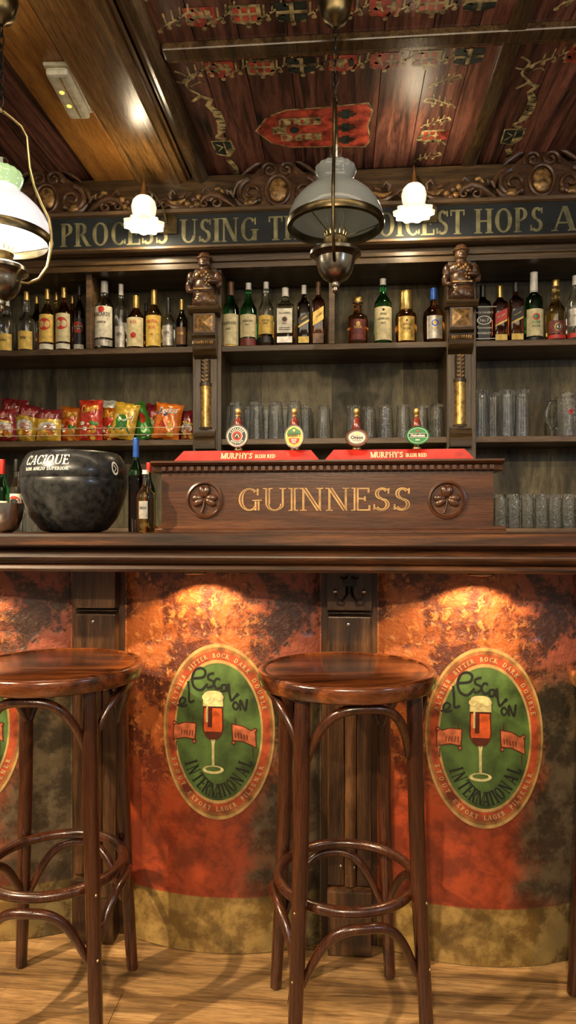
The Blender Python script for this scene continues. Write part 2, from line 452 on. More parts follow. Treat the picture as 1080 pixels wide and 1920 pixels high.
ADV = dict(A=.80, B=.66, C=.76, D=.82, E=.64, F=.60, G=.84, H=.82, I=.32, J=.5, K=.76, L=.6, M=.96, N=.82, O=.86, P=.64, Q=.86, R=.76, S=.62, T=.70, U=.80, V=.76, X=.76, Y=.72)
REF = None
ADV.update({' ': .38, "'": .2, '.': .25, '-': .35})
def gw(c): return ADV.get(c, .6)
def glyph(c, T, t):
    o = []
    def V(x, w=T, y0=0, y1=1): o.append([(x - w / 2, y0), (x + w / 2, y0), (x + w / 2, y1), (x - w / 2, y1)])
    def H(x0, x1, y, w=t): o.append([(x0, y - w / 2), (x1, y - w / 2), (x1, y + w / 2), (x0, y + w / 2)])
    def S(x, y, w=T): yy = y + t * .35 if y < .5 else y - t * .35; H(x - w / 2 - .08, x + w / 2 + .08, yy, t * .7)
    def L(x0, y0, x1, y1, w): o.append([(x0 - w / 2, y0), (x0 + w / 2, y0), (x1 + w / 2, y1), (x1 - w / 2, y1)])
    def A(cx, cy, rx, ry, a0, a1, T_=T, t_=t, n=14):
        T0, t0 = (REF[0] * T_ / T, REF[1] * t_ / t) if REF else (T_, t_)
        for i in range(n):
            q = []
            for k, sgn in ((i, 1), (i + 1, 1), (i + 1, -1), (i, -1)):
                a = R(a0 + (a1 - a0) * k / n); w = t_ + (T_ - t_) * abs(math.cos(a)) ** 1.5; w0 = t0 + (T0 - t0) * abs(math.cos(a)) ** 1.5; of = (w0 - w) / 2
                rr = (-w if sgn < 0 else 0) - of
                q.append((cx + (rx + rr) * math.cos(a), cy + (ry + rr) * math.sin(a)))
            o.append(q)
    if c == 'A': L(.08, 0, .39, 1, t); L(.70, 0, .42, 1, T); H(.2, .6, .33); S(.08, 0, t); S(.70, 0)
    elif c == 'B': V(.15); S(.12, 0, .1); S(.12, 1, .1); H(.1, .32, 1 - t / 2); H(.1, .34, .52); H(.1, .34, t / 2); A(.30, .76, .26, .24, -90, 90); A(.32, .27, .30, .27, -90, 90)
    elif c in 'CG':
        A(.42, .5, .37, .5, 48, 312); V(.70, t, .68, .97)
        if c == 'G': V(.68, T, .02, .42); S(.68, .44)
        else: V(.70, t, .05, .25)
    elif c == 'D': V(.15); S(.12, 0, .1); S(.12, 1, .1); H(.1, .36, 1 - t / 2); H(.1, .36, t / 2); A(.34, .5, .42, .5, -90, 90)
    elif c in 'EF':
        V(.15); S(.12, 0, .12); S(.12, 1, .1); H(.1, .56, 1 - t / 2); H(.15, .44, .52); V(.56, t, .78, 1); V(.44, t, .42, .62)
        if c == 'E': H(.1, .58, t / 2); V(.59, t, 0, .24)
    elif c == 'H': V(.16); V(.66); H(.16, .66, .5); [S(x, y) for x in (.16, .66) for y in (0, 1)]
    elif c == 'I': V(.16); S(.16, 0); S(.16, 1)
    elif c == 'J': V(.32, T, .15, 1); S(.32, 1); A(.18, .16, .215, .2, 180, 360)
    elif c == 'K': V(.15); S(.15, 0); S(.15, 1); L(.20, .42, .60, 1, t * 1.3); L(.68, 0, .32, .58, T); S(.62, 1, t); S(.68, 0)
    elif c == 'L': V(.15); S(.15, 1); H(.05, .56, t / 2); V(.56, t, 0, .26)
    elif c == 'M': V(.12, t); L(.46, .02, .14, 1, T); L(.46, .02, .80, 1, t); V(.82); S(.12, 0, t); S(.82, 0); S(.10, 1, t); S(.84, 1, t)
    elif c == 'N': V(.13, t * 1.1); L(.66, 0, .15, 1, T); V(.68, t * 1.1); S(.13, 0, t); S(.11, 1, t); S(.68, 1, t)
    elif c in 'OQ':
        A(.43, .5, .38, .5, 0, 360, n=24)
        if c == 'Q': L(.66, -.2, .42, .1, T)
    elif c in 'PR':
        V(.15); S(.15, 0); S(.12, 1, .1); H(.1, .32, 1 - t / 2); H(.1, .32, .48); A(.30, .74, .28, .26, -90, 90)
        if c == 'R': L(.66, 0, .36, .48, T); S(.68, 0, .08)
    elif c == 'S':
        A(.32, .74, .24, .26, 35, 270, T * .85, t * 1.5); A(.30, .27, .27, .27, -145, 90, T * .85, t * 1.5); V(.53, t, .74, .97); V(.06, t, .04, .28)
    elif c == 'T': V(.35); S(.35, 0); H(.04, .66, 1 - t / 2); V(.05, t, .76, 1); V(.65, t, .76, 1)
    elif c == 'U': V(.15, T, .3); V(.66, t, .3); S(.15, 1); S(.66, 1, t); A(.385, .31, .31, .31, 180, 360, T * .8)
    elif c == 'V': L(.38, 0, .10, 1, T); L(.38, 0, .66, 1, t); S(.10, 1); S(.66, 1, t)
    elif c == 'X': L(.64, 0, .12, 1, T); L(.10, 0, .62, 1, t); S(.12, 1); S(.62, 1, t); S(.64, 0); S(.10, 0, t)
    elif c == 'Y': L(.36, .42, .10, 1, T); L(.36, .42, .62, 1, t); V(.36, T, 0, .45); S(.36, 0); S(.10, 1); S(.62, 1, t)
    elif c == "'": V(.1, .1, .72, 1)
    elif c == '-': H(.08, .26, .4, .1)
    elif c == '.': V(.12, .12, 0, .12)
    return o
# ================================================================ SETTING
def PC(px, py, z):
    d = (z - HC) * FP / (HZ - py); u = (px - 540) / FP
    return Vector((d * (-sT + cT * u), d * (cT + sT * u), z))
b = MB(); rr = random.Random(3)
y = -1.2
while y < 2.0:
    wd = .122; x = -2.6 + rr.uniform(-.5, 0)
    while x < 2.8:
        ln = rr.uniform(.75, 1.25); b.box(x + .0008, x + ln - .0008, y + .0008, y + wd - .0008, -.02, rr.uniform(-.0006, 0), 'floor_wood'); x += ln
    y += wd
b.box(-2.8, 3.2, -1.3, 3.6, -.06, -.021, 'ink')
b.box(-2.8, 3.2, 2.0, 3.6, -.021, -.001, 'floor_wood')
struct(b.build('floor'))
b = MB(); b.box(-2.8, 3.2, 3.42, 3.5, 0, 2.9, 'oak_back'); struct(b.build('wall_back'))

# ceiling: red printed boards between beams
ZC = 2.74
def cx(px, py, z=ZC): return PC(px, py, z).x
b = MB(); x = -2.8
while x < 3.2:
    wd = rr.uniform(.14, .17); b.box(x + .0015, x + wd - .0015, -.6, 3.42, ZC, ZC + .02, 'ceiling_red', 0); x += wd
b.box(-2.8, 3.2, -.6, 3.42, ZC + .021, ZC + .05, 'ink')
XA0, XA1, XB0 = -.60, .525, .60      # the painted bays
def beast_column(D, x, y0, y1, flip=1):     # branch, scroll, dark shield, scroll
    H_ = y1 - y0
    f = lambda pts: [(x + flip * a * 1.25 + .005, y0 + b_ * H_) for a, b_ in pts]
    D.stroke(f([(-.03, .02), (.0, .06), (-.01, .13), (.02, .19)]), .010, 'ceil_cream', 1, 4)
    D.stroke(f([(-.035, .09), (-.01, .10), (.03, .05)]), .008, 'ceil_cream', 1, 4)
    D.stroke(f([(.0, .13), (.035, .10), (.05, .12)]), .007, 'ceil_cream', 1, 3)
    D.stroke(f([(-.01, .24), (.02, .20), (.05, .23), (.035, .27), (.055, .33), (.06, .42), (.05, .5)]), [.012, .02, .024, .022, .034, .036, .03] , 'ceil_cream', 1)
    for k in range(5): D.stroke(f([(.046 + .002 * k, .31 + .035 * k), (.066 + .001 * k, .315 + .035 * k)]), .004, 'ceil_dark', 2)
    D.stroke(f([(.05, .5), (.03, .54), (.06, .56)]), .016, 'ceil_cream', 1, 3)
    D.poly(f([(.005, .57), (.075, .57), (.08, .66), (.055, .73), (.01, .70)]), 'ceil_cream', 1)
    D.poly(f([(.010, .58), (.045, .58), (.045, .71), (.015, .69)]), 'ceil_dark', 2)
    D.poly(f([(.050, .585), (.070, .585), (.072, .64), (.05, .66)]), 'ceil_dark', 2)
    D.stroke(f([(.02, .60), (.04, .63), (.02, .67)]), .007, 'ceil_cream', 3)
    D.stroke(f([(.045, .76), (.06, .82), (.06, .90), (.045, .95)]), .024, 'ceil_cream', 1, 3)
    for k in range(3): D.stroke(f([(.050, .80 + .045 * k), (.068, .80 + .045 * k)]), .004, 'ceil_dark', 2)
    D.stroke(f([(.02, .96), (.05, .975), (.07, .95), (.09, .99)]), .013, 'ceil_cream', 1, 3)
def branch(D, x, y, s=1, fl=1):
    g = lambda a, b_: (x + fl * a * s, y + b_ * s)
    D.stroke([g(-.05, .03), g(-.01, .01), g(.03, -.015), g(.06, -.03)], .008 * s, 'ceil_cream', 1, 4)
    for k in range(4):
        D.stroke([g(-.045 + .024 * k, .022 - .012 * k), g(-.06 + .03 * k, .045 - .012 * k)], .006 * s, 'ceil_cream', 1)
        D.stroke([g(-.035 + .024 * k, .018 - .012 * k), g(-.035 + .026 * k, -.022 - .010 * k)], .006 * s, 'ceil_cream', 1)
        D.ell(g(-.06 + .03 * k, .048 - .012 * k)[0], g(-.06 + .03 * k, .048 - .012 * k)[1], .008 * s, .008 * s, 'ceil_cream', 1, 8)
    D.stroke([g(.035, .035), g(.045, .005), g(.075, -.005), g(.06, -.035)], .013 * s, 'ceil_cream', 1, 4)
def shield(D, x, y, k, s=1.0):
    a, b_ = .043 * s, .035 * s
    D.poly([(x - a, y - b_), (x + a, y - b_), (x + a, y + b_ * .8), (x, y + b_ * 1.15), (x - a, y + b_ * .8)], ['ceil_red', 'ceil_cream', 'ceil_dark', 'ceil_red'][k % 4], 1)
    if k % 4 == 0:
        for i in (-1, 0, 1): D.stroke([(x - .02 * s + i * .006, y - .02 * s), (x - .005 * s, y + .02 * s)], .004, 'ceil_cream', 2)
        D.rect(x + .005 * s, x + .036 * s, y - .004 * s, y + .004 * s, 'ceil_cream', 2); D.rect(x + .016 * s, x + .024 * s, y - .026 * s, y + .026 * s, 'ceil_cream', 2)
    elif k % 4 == 1:
        for i in range(3):
            for j in range(2): D.rect(x - .034 * s + .024 * s * i, x - .018 * s + .024 * s * i, y - .026 * s + .03 * s * j, y - .006 * s + .03 * s * j, 'ceil_red', 2)
    elif k % 4 == 2:
        D.rect(x - .006 * s, x + .006 * s, y - b_, y + b_, 'ceil_cream', 2); D.rect(x - a, x + a, y - .006 * s, y + .006 * s, 'ceil_cream', 2)
    else:
        D.rect(x - .012 * s, x + .006 * s, y - .02 * s, y + .02 * s, 'ceil_cream', 2); D.stroke([(x - .03 * s, y), (x - .015 * s, y + .01), (x - .03 * s, y + .02 * s)], .005, 'ceil_cream', 2)
        D.rect(x + .018 * s, x + .034 * s, y - .014 * s, y + .014 * s, 'ceil_dark', 2)
def shield_row(D, x0, x1, y):
    n = max(2, round((x1 - x0) / .155)); st = (x1 - x0) / n
    for i in range(n):
        branch(D, x0 + st * (i + .22), y, 1.12, 1); shield(D, x0 + st * (i + .74), y, i, 1.15)
D = Draw()
shield_row(D, XA0 + .06, XA1 - .05, 2.42)
beast_column(D, XA0 + .035, 2.40, 3.22)
for k in range(5): branch(D, .37 + .012 * (k % 2), 2.54 + .13 * k, .8 + .1 * (k % 2), -1 if k % 2 else 1)
shield(D, .375, 2.90, 1, 1.15); D.rect(.40, .44, 2.87, 2.93, 'ceil_red', 2)
# the large shield in the middle of the bay, lying on its side
cxs, cys = -.115, 2.81
shp = [(.21, -.15), (.23, -.10), (.215, 0), (.23, .10), (.21, .15), (.05, .135), (-.10, .13), (-.18, .09), (-.235, 0), (-.18, -.09), (-.10, -.13), (.05, -.135)]
D.poly([(cxs + a * 1.03, cys + c_ * 1.05) for a, c_ in shp], 'ceil_cream', 1); D.poly([(cxs + a, cys + c_) for a, c_ in shp], 'ceil_red', 2)
D.rect(cxs - .14, cxs + .03, cys - .08, cys - .03, 'ceil_cream', 3); D.rect(cxs - .14, cxs + .03, cys + .03, cys + .08, 'ceil_cream', 3)
D.rect(cxs - .17, cxs - .06, cys - .026, cys + .026, 'ceil_cream', 3); D.ell(cxs - .08, cys, .035, .04, 'ceil_red', 4, 20); D.ell(cxs - .08, cys, .02, .024, 'ceil_dark', 5, 16)
for i in range(4): D.rect(cxs - .13 + .04 * i, cxs - .12 + .04 * i, cys + .04, cys + .07, 'ceil_red', 4); D.rect(cxs - .13 + .04 * i, cxs - .12 + .04 * i, cys - .07, cys - .04, 'ceil_red', 4)
for yy in (-.09, 0, .09):
    D.rect(cxs + .09, cxs + .17, cys + yy - .006, cys + yy + .006, 'ceil_dark', 3); D.rect(cxs + .115, cxs + .145, cys + yy - .03, cys + yy + .03, 'ceil_dark', 3)
    D.rect(cxs + .10, cxs + .16, cys + yy - .018, cys + yy - .010, 'ceil_dark', 3); D.rect(cxs + .10, cxs + .16, cys + yy + .010, cys + yy + .018, 'ceil_dark', 3)
# neighbouring bays
shield_row(D, XB0 + .10, 1.7, 2.44); beast_column(D, XB0 + .05, 2.42, 3.22)
shield_row(D, XA0 + .04, XA1 - .06, 2.165); shield_row(D, XB0 + .1, 1.7, 2.165); shield_row(D, XA0 + .04, XA1 - .06, 1.35)
beast_column(D, XA0 + .02, 2.10, 1.45)
beast_column(D, XB0 + .06, 2.13, 1.45)
b.decal(D, lambda x, y, l: (x, y, ZC - l * 1.0), .0009)
struct(b.build('ceiling'))

# beams
def beam(name, x0, x1, z0, m, y0=-.6, y1=3.42, z1=ZC, bev=.006):
    q = MB(); q.box(x0, x1, y0, y1, z0, z1, m, bev); return struct(q.build(name))
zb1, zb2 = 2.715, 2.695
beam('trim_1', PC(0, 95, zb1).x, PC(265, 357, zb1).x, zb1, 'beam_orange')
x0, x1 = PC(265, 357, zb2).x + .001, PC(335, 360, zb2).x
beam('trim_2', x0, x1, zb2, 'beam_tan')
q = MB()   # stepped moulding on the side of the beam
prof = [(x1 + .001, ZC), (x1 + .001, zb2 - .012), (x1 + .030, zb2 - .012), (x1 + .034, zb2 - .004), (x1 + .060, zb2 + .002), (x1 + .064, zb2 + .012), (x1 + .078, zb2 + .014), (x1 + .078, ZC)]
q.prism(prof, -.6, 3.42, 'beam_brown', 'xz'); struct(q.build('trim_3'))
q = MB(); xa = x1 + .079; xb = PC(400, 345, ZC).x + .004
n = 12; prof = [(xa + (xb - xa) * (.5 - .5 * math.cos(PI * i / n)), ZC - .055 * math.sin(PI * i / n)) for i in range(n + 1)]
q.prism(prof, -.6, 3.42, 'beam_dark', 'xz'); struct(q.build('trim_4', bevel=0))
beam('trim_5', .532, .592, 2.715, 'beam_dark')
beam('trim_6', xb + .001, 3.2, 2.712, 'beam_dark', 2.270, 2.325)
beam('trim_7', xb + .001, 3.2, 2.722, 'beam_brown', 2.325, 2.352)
beam('shadow_gap_strip', PC(195, 357, ZC).x - .012, PC(195, 357, ZC).x + .008, 2.728, 'beam_dark')  # dark strip standing in for the shadow gap beside the orange board
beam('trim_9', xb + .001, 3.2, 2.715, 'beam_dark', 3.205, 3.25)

# ================================================================ BAR COUNTER
CT = 1.098                                            # counter top height
xl, xr = -2.1, 1.9
top = thing('countertop', 'long dark glossy wooden bar top with a deeply moulded front edge', 'countertop', (0, 1.60, CT))
b = MB()
pr = [(0, 0), (-.004, -.006), (-.004, -.026), (.004, -.030), (.56, -.030), (.56, 0)]
b.prism(pr, xl, xr, 'counter_wood', 'yz'); b.build('worktop', top)
b = MB()
pr = [(.010, -.0305), (.022, -.036), (.026, -.040)]
for i in range(9):
    a = PI * i / 8; pr.append((.020 - .012 * math.sin(a), -.041 - .030 * i / 8))
pr += [(.028, -.073), (.018, -.077), (.014, -.084), (.018, -.091), (.10, -.091), (.10, -.0305)]
b.prism(pr, xl, xr, 'counter_wood', 'yz'); b.build('edge_moulding', top)
b = MB(); b.box(xl, xr, .10, .50, -.06, -.0305, 'post_wood'); b.build('underboard', top)

ft = thing('bar_counter', 'dark wooden bar with bulging orange painted panels between upright posts', 'bar', (0, 1.84, 0))
XP = [PX(175, 1.80), PX(655, 1.80)]; SP = XP[1] - XP[0]
XP = [XP[0] - SP, XP[0], XP[1], XP[1] + SP, XP[1] + 2 * SP]
b = MB(); b.box(xl, xr, .10, .14, 0, 1.03, 'post_wood'); b.build('backing_board', ft)
def y_(Y): return Y - 1.84
ZU = CT - .092
for i, xp in enumerate(XP):
    hw = .057
    b = MB()
    b.box(xp - hw - .018, xp + hw + .018, y_(1.842), y_(1.93), 0, ZU, 'post_wood')
    b.box(xp - hw, xp + hw, y_(1.815), y_(1.841), PZ(655, 1150, 1.8) - .002, PZ(655, 1150, 1.8) + .0, 'post_wood')
    zt = PZ(655, 1157, 1.8); zm = .80
    b.box(xp - hw, xp + hw, y_(1.806), y_(1.841), zm - .12, zt, 'post_wood', .003)
    # fluted lower shaft: two slim boards with a half-round between them
    b.box(xp - hw, xp - .014, y_(1.812), y_(1.841), .172, zm - .121, 'post_wood', .003)
    b.box(xp + .020, xp + hw, y_(1.812), y_(1.841), .172, zm - .121, 'post_wood', .003)
    b.lathe([(.0168, .172), (.0168, zm - .121)], 'post_wood', 16, cx=xp + .003, cy=y_(1.822))
    po = b.build('post', ft)
    b = MB(); b.box(xp - hw - .002, xp + hw + .002, y_(1.800), y_(1.841), PZ(655, 1145, 1.8), ZU - .001, 'post_wood', .003); b.build('top_block', po)
    b = MB(); b.box(xp - hw + .001, xp + hw, y_(1.790), y_(1.841), .001, .125, 'post_wood', .003)
    b.box(xp - hw - .001, xp + hw + .001, y_(1.786), y_(1.841), .126, .170, 'post_wood', .004)
    b.build('foot_block', po)
    for dx, zz in ((-.022, .215), (.012, .212), (-.004, .19)):
        b = MB(); b.ball((xp + dx, y_(1.810), zz + .01), .004, .003, .004, 'steel', 8, 6); b.build('screw', po)
    if i == 2:
        b = MB(); zz = PZ(655, 1095, 1.8); yy = y_(1.797); b.T = Matrix.Translation((xp, yy, zz)) @ Matrix.Scale(1.3, 4) @ Matrix.Translation((-xp, -yy - .0005, -zz))
        b.prism([(xp - .014 + a, zz + c_) for a, c_ in ((0, .0), (.006, .018), (.014, .026), (.022, .018), (.028, 0), (.018, -.02), (.010, -.02))], yy - .002, yy + .003, 'iron', 'xz')
        for s_ in (-1, 1):
            b.tube([(xp + s_ * .004, yy - .002, zz - .005), (xp + s_ * .006, yy - .010, zz - .022), (xp + s_ * .014, yy - .020, zz - .032), (xp + s_ * .025, yy - .026, zz - .028), (xp + s_ * .028, yy - .026, zz - .014)], .0026, 'iron', 8)
            b.ball((xp + s_ * .028, yy - .026, zz - .012), .0045, .0045, .0045, 'steel', 8, 6)
            b.tube([(xp + s_ * .004, yy - .002, zz + .014), (xp + s_ * .012, yy - .008, zz + .010), (xp + s_ * .017, yy - .012, zz + .014)], .0022, 'iron', 8)
        b.build('double_hook', po)
    if i in (1, 2):
        b = MB(); b.ball((xp - .003, y_(1.804), PZ(655, 1171, 1.8)), .006, .004, .006, 'steel', 10, 6); b.build('peg', po)

# oval printed emblem
def emblem():
    D = Draw()
    D.ell(0, 0, .150, .229, 'em_gold', 1, 72, 1, .962); D.ell(0, 0, .1445, .2205, 'em_ring_tan', 1, 72, 1, .95)
    D.ell(0, 0, .138, .212, 'em_ring_red', 1, 72, 3, .82)
    D.ell(0, 0, .1475, .2245, 'em_ring_tan', 0.6, 72, 3, .75)
    D.ell(0, 0, .1185, .1875, 'em_gold', 2, 72, 1, .955); D.ell(0, 0, .1145, .1825, 'em_green', 1.5, 72, 8)
    D.arc('ALTBIER  BITTER  BOCK  DARK  DOUBLE', 0, 0, .1225, .1935, 162, 16, .012, 'em_text', 3, T=.2, t=.12, ws=1.0)
    D.arc('STOUT  EXPORT  LAGER  PILSENER', 0, 0, .1345, .2075, 200, 335, .012, 'em_text', 3, inward=True, T=.2, t=.12)
    D.arc('INTERNATIONAL', 0, 0, .1035, .172, 209, 334, .036, 'ink', 3, inward=True, T=.22, t=.09, ws=.64)
    e = lambda pts: [((a / 2.25 + 240 - 414) / 725, -((c_ / 2.25 + 1060 - 1372) / 725)) for a, c_ in pts]
    for pts, w_ in (([(212, 598), (240, 588), (250, 570), (235, 562), (222, 580), (232, 600), (258, 592)], .0048),
                    ([(262, 490), (266, 540), (268, 578), (290, 572)], .0052),
                    ([(286, 478), (330, 470), (338, 445), (318, 432), (292, 445), (280, 480), (290, 515), (320, 526), (348, 498)], .0058),
                    ([(376, 452), (352, 460), (352, 478), (372, 488), (372, 506), (345, 516)], .0052),
                    ([(402, 480), (386, 476), (376, 498), (388, 518), (408, 512)], .0050),
                    ([(428, 502), (410, 504), (410, 528), (426, 524), (430, 502), (436, 532)], .0050),
                    ([(438, 496), (442, 540), (448, 566), (456, 564), (478, 536)], .0050),
                    ([(466, 572), (456, 590), (468, 606), (480, 590), (466, 572)], .0045), ([(470, 552), (482, 540)], .0045),
                    ([(488, 610), (488, 566), (508, 610), (516, 562)], .0050)):
        D.stroke(e(pts), w_ * 1.15, 'ink', 3, 5)
    gx = -.012
    D.stroke([(gx, -.025), (gx, -.088)], .0065, 'em_foam', 3); D.ell(gx, -.099, .028, .011, 'em_foam', 3, 28); D.ell(gx, -.097, .020, .006, 'em_green', 4, 24)
    D.poly([(gx - .006, -.02), (gx + .006, -.02), (gx + .003, -.035), (gx - .003, -.035)], 'em_foam', 3)
    def bowl(k, y0, y1, m, l, x0=-1, x1=1):
        n = 10
        def wv(t): return .0285 * (1 - .12 * t) if t > .35 else .0285 * math.sqrt(max(0, 1 - ((.35 - t) / .35) ** 2)) * .98 + .0005
        for i in range(n):
            t0, t1 = y0 + (y1 - y0) * i / n, y0 + (y1 - y0) * (i + 1) / n; a, c_ = wv(t0) * k, wv(t1) * k
            D.poly([(gx + x0 * a, -.024 + t0 * .122), (gx + x1 * a, -.024 + t0 * .122), (gx + x1 * c_, -.024 + t1 * .122), (gx + x0 * c_, -.024 + t1 * .122)], m, l)
    bowl(1.0, 0, .78, 'em_beer_dark', 3); bowl(.92, .12, .70, 'em_beer', 4, -.95, .95); bowl(.9, .30, .74, 'em_beer_dark', 5, -.55, -.1); bowl(.9, .40, .76, 'em_foam', 6, -.75, -.55); bowl(.85, .03, .2, 'em_beer_dark', 5)
    bowl(1.03, .74, .99, 'em_foam', 6); D.ell(gx, .0985, .024, .009, 'em_foam', 6, 24); D.ell(gx - .018, .090, .011, .009, 'em_foam', 7, 16); D.ell(gx + .017, .090, .011, .009, 'em_foam', 7, 16)
    rb = e([(195, 668), (215, 680), (250, 668), (298, 668), (296, 748), (282, 752), (282, 735), (240, 735), (200, 748), (192, 720)])
    for sx in (1, -1):
        m_ = lambda pts: [((a if sx == 1 else .0035 - a - .024), c_ if sx == 1 else c_ + (a + .06) * .25) for a, c_ in pts]
        c0 = e([(195, 662), (216, 676), (250, 664), (300, 666)]); c1 = e([(192, 748), (214, 742), (250, 734), (296, 740)])
        for m, l, k in (('em_beer_dark', 3, 0), ('em_ribbon', 4, .0028)):
            for i in range(3):
                D.poly(m_([(c1[i][0] + (k if i == 0 else 0), c1[i][1] + k), (c1[i + 1][0] - (k if i == 2 else 0), c1[i + 1][1] + k), (c0[i + 1][0] - (k if i == 2 else 0), c0[i + 1][1] - k), (c0[i][0] + (k if i == 0 else 0), c0[i][1] - k)]), m, l)
        for i in range(5):
            x_ = -.098 + .0075 * i; D.stroke(m_([(x_, -.012), (x_ + .002, .002)]), .002, 'em_beer_dark', 5)
        for q in (e([(200, 672)])[0], e([(290, 746)])[0]):
            qq = m_([q])[0]; D.ell(qq[0], qq[1], .006, .006, 'em_beer_dark', 4, 14); D.ell(qq[0], qq[1], .0035, .0035, 'em_ribbon', 5, 12)
        for q in (e([(283, 640), (283, 665)]), e([(208, 750), (208, 790)])): D.stroke(m_(q), .0025, 'em_beer_dark', 3)
    return D
EM = emblem()
YB, YE = 1.775, 1.842          # crown of the bulge and its edges
for i in range(4):
    xc = (XP[i] + XP[i + 1]) / 2; hw = SP / 2 - .0765
    sag = YE - YB; Rp = (hw * hw + sag * sag) / (2 * sag); am = math.asin(hw / Rp)
    b = MB(); n = 40; nz = 20
    vs_ = []; fs = []
    for j in range(nz + 1):
        for k in range(n + 1):
            a = -am + 2 * am * k / n; z = .002 + (ZU - .004) * j / nz
            vs_.append((Rp * math.sin(a), Rp * (1 - math.cos(a)), z))
    for j in range(nz):
        for k in range(n): p = j * (n + 1) + k; fs.append((p, p + 1, p + n + 2, p + n + 1))
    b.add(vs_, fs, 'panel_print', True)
    b.add([(v[0], .094, v[2]) for v in vs_[:n + 1]] + vs_[:n + 1], [(k, k + 1, n + 2 + k, n + 1 + k) for k in range(n)], 'post_wood')
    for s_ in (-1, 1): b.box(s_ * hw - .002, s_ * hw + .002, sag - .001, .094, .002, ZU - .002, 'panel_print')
    zc = PZ(414, 1372, YB)
    o = b.build('curved_panel', ft, sharp=.5); o.location = (xc, YB - 1.84, 0)
    b = MB(); b.keep = True
    b.decal(EM, lambda s, z, l: ((Rp + l * .00045) * math.sin(s / Rp), Rp - (Rp + l * .00045) * math.cos(s / Rp), z), 1.0)
    e_ = b.build('oval_emblem', o); e_.location = (0, -.0004, zc)
    e_['label'] = 'green oval emblem with a beer glass, reading el escalón INTERNATIONAL'
# small recessed spotlights below the bar top, one per bay
for i in range(4):
    xc = (XP[i] + XP[i + 1]) / 2 - .035
    sl = thing('recessed_spotlight', '', 'spotlight', (xc, 1.655, ZU + .0), 0, 'spotlights under the bar top')
    sl['label'] = 'small spotlight under the bar top, above the ' + ['painted panel left of the frame', 'far left painted panel', 'middle painted panel', 'right painted panel'][i]
    b = MB(); b.lathe([(.030, 0), (.030, -.004), (.022, -.006), (.018, -.001), (.016, .003)], 'brass_dark', 24); b.build('bezel', sl)
    b = MB(); b.lathe([(.016, .002), (.0001, .002)], 'bulb_lit', 16); b.build('bulb', sl)
    lamp('spot_bulb', 'SPOT', (xc, 1.655, ZU - .008), 8.5, (1, .66, .33), .012, target=(xc + .01, 1.80, .40), spot=118, blend=.12)
# ================================================================ STOOLS
def make_stool():
    t = thing('bar_stool', '', 'stool', (0, 0, 0), 0, 'bentwood stools in front of the bar')
    ZS = .765
    b = MB(); prof = [(.0001, ZS + .003), (.150, ZS + .003), (.155, ZS), (.1935, ZS + .0), (.1965, ZS + .004), (.199, ZS + .020), (.199, ZS + .028), (.197, ZS + .0335), (.190, ZS + .0355), (.183, ZS + .0345), (.1815, ZS + .0325), (.179, ZS + .0335), (.0001, ZS + .0315)]
    b.lathe(prof, 'stool_seat_wood', 64); b.build('seat', t, sharp=1.2)
    legp = []
    def legpos(q, z):           # radius of the leg centre at height z
        k = 1 - z / ZS
        r = .168 + .012 * k + .034 * max(0, k - .25) ** 1.6
        a = R(45 + 90 * q); return Vector((r * math.cos(a), r * math.sin(a), z))
    for q in range(4):
        b = MB(); zs = [ZS - .001, .70, .6, .5, .4, .3, .2, .1, .05, .003]
        b.tube([legpos(q, z) for z in zs], [.0165, .017, .0172, .017, .0168, .0162, .0158, .015, .0145, .0138], 'stool_wood', 14)
        b.build('leg', t, sharp=1.0)
    b = MB(); rr_ = .152; b.tube([(rr_ * math.cos(2 * PI * i / 48), rr_ * math.sin(2 * PI * i / 48), .335) for i in range(48)], .0115, 'stool_wood', 12, closed=True)
    b.build('foot_ring', t)
    for lower in (0, 1):
        for q in range(4):
            a0 = 90 + 90 * q; b = MB(); pts = []; zt = .308 if lower else ZS - .014; dr = .125 if lower else .118
            for i in range(25):
                s_ = -1 + 2 * i / 24; k = abs(s_)
                z = zt - dr * (k ** 2.6)
                rl = legpos(0, z).length if False else math.hypot(*legpos(0, z)[:2])
                r = (rr_ + .012 if lower else .170) * (1 - k ** 3) + (rl - .012) * k ** 3
                a = R(a0 + 43 * math.copysign(k ** .9, s_)); pts.append((r * math.cos(a), r * math.sin(a), z))
            b.tube(pts, [.0075 + .003 * (1 - abs(-1 + 2 * i / 24) ** 4) for i in range(25)], 'stool_wood', 10)
            b.build('lower_brace' if lower else 'upper_brace', t)
    for q in range(4):
        for z in (.335, .200):
            p = legpos(q, z); b = MB(); d = Vector((p.x, p.y, 0)).normalized(); c = p + d * .0155
            b.ball(c, .0035, .0035, .0035, 'brass', 8, 6); b.build('screw_head', t)
    return t
st = make_stool()
def camxy(lat, d): return Vector((d * -sT + cT * lat, d * cT + sT * lat, 0))
st.location = camxy(.131, 1.545); st.rotation_euler = (0, 0, R(4.5 + 8)); st['label'] = 'dark bentwood stool in the middle, round seat, in front of the hook post'
dup(st, camxy(-.540, 1.600), R(2.5), 'dark bentwood stool on the left, its seat cut by the left edge')
dup(st, camxy(.822, 1.50), R(4.5), 'dark bentwood stool at the right edge, only a sliver of it in view')

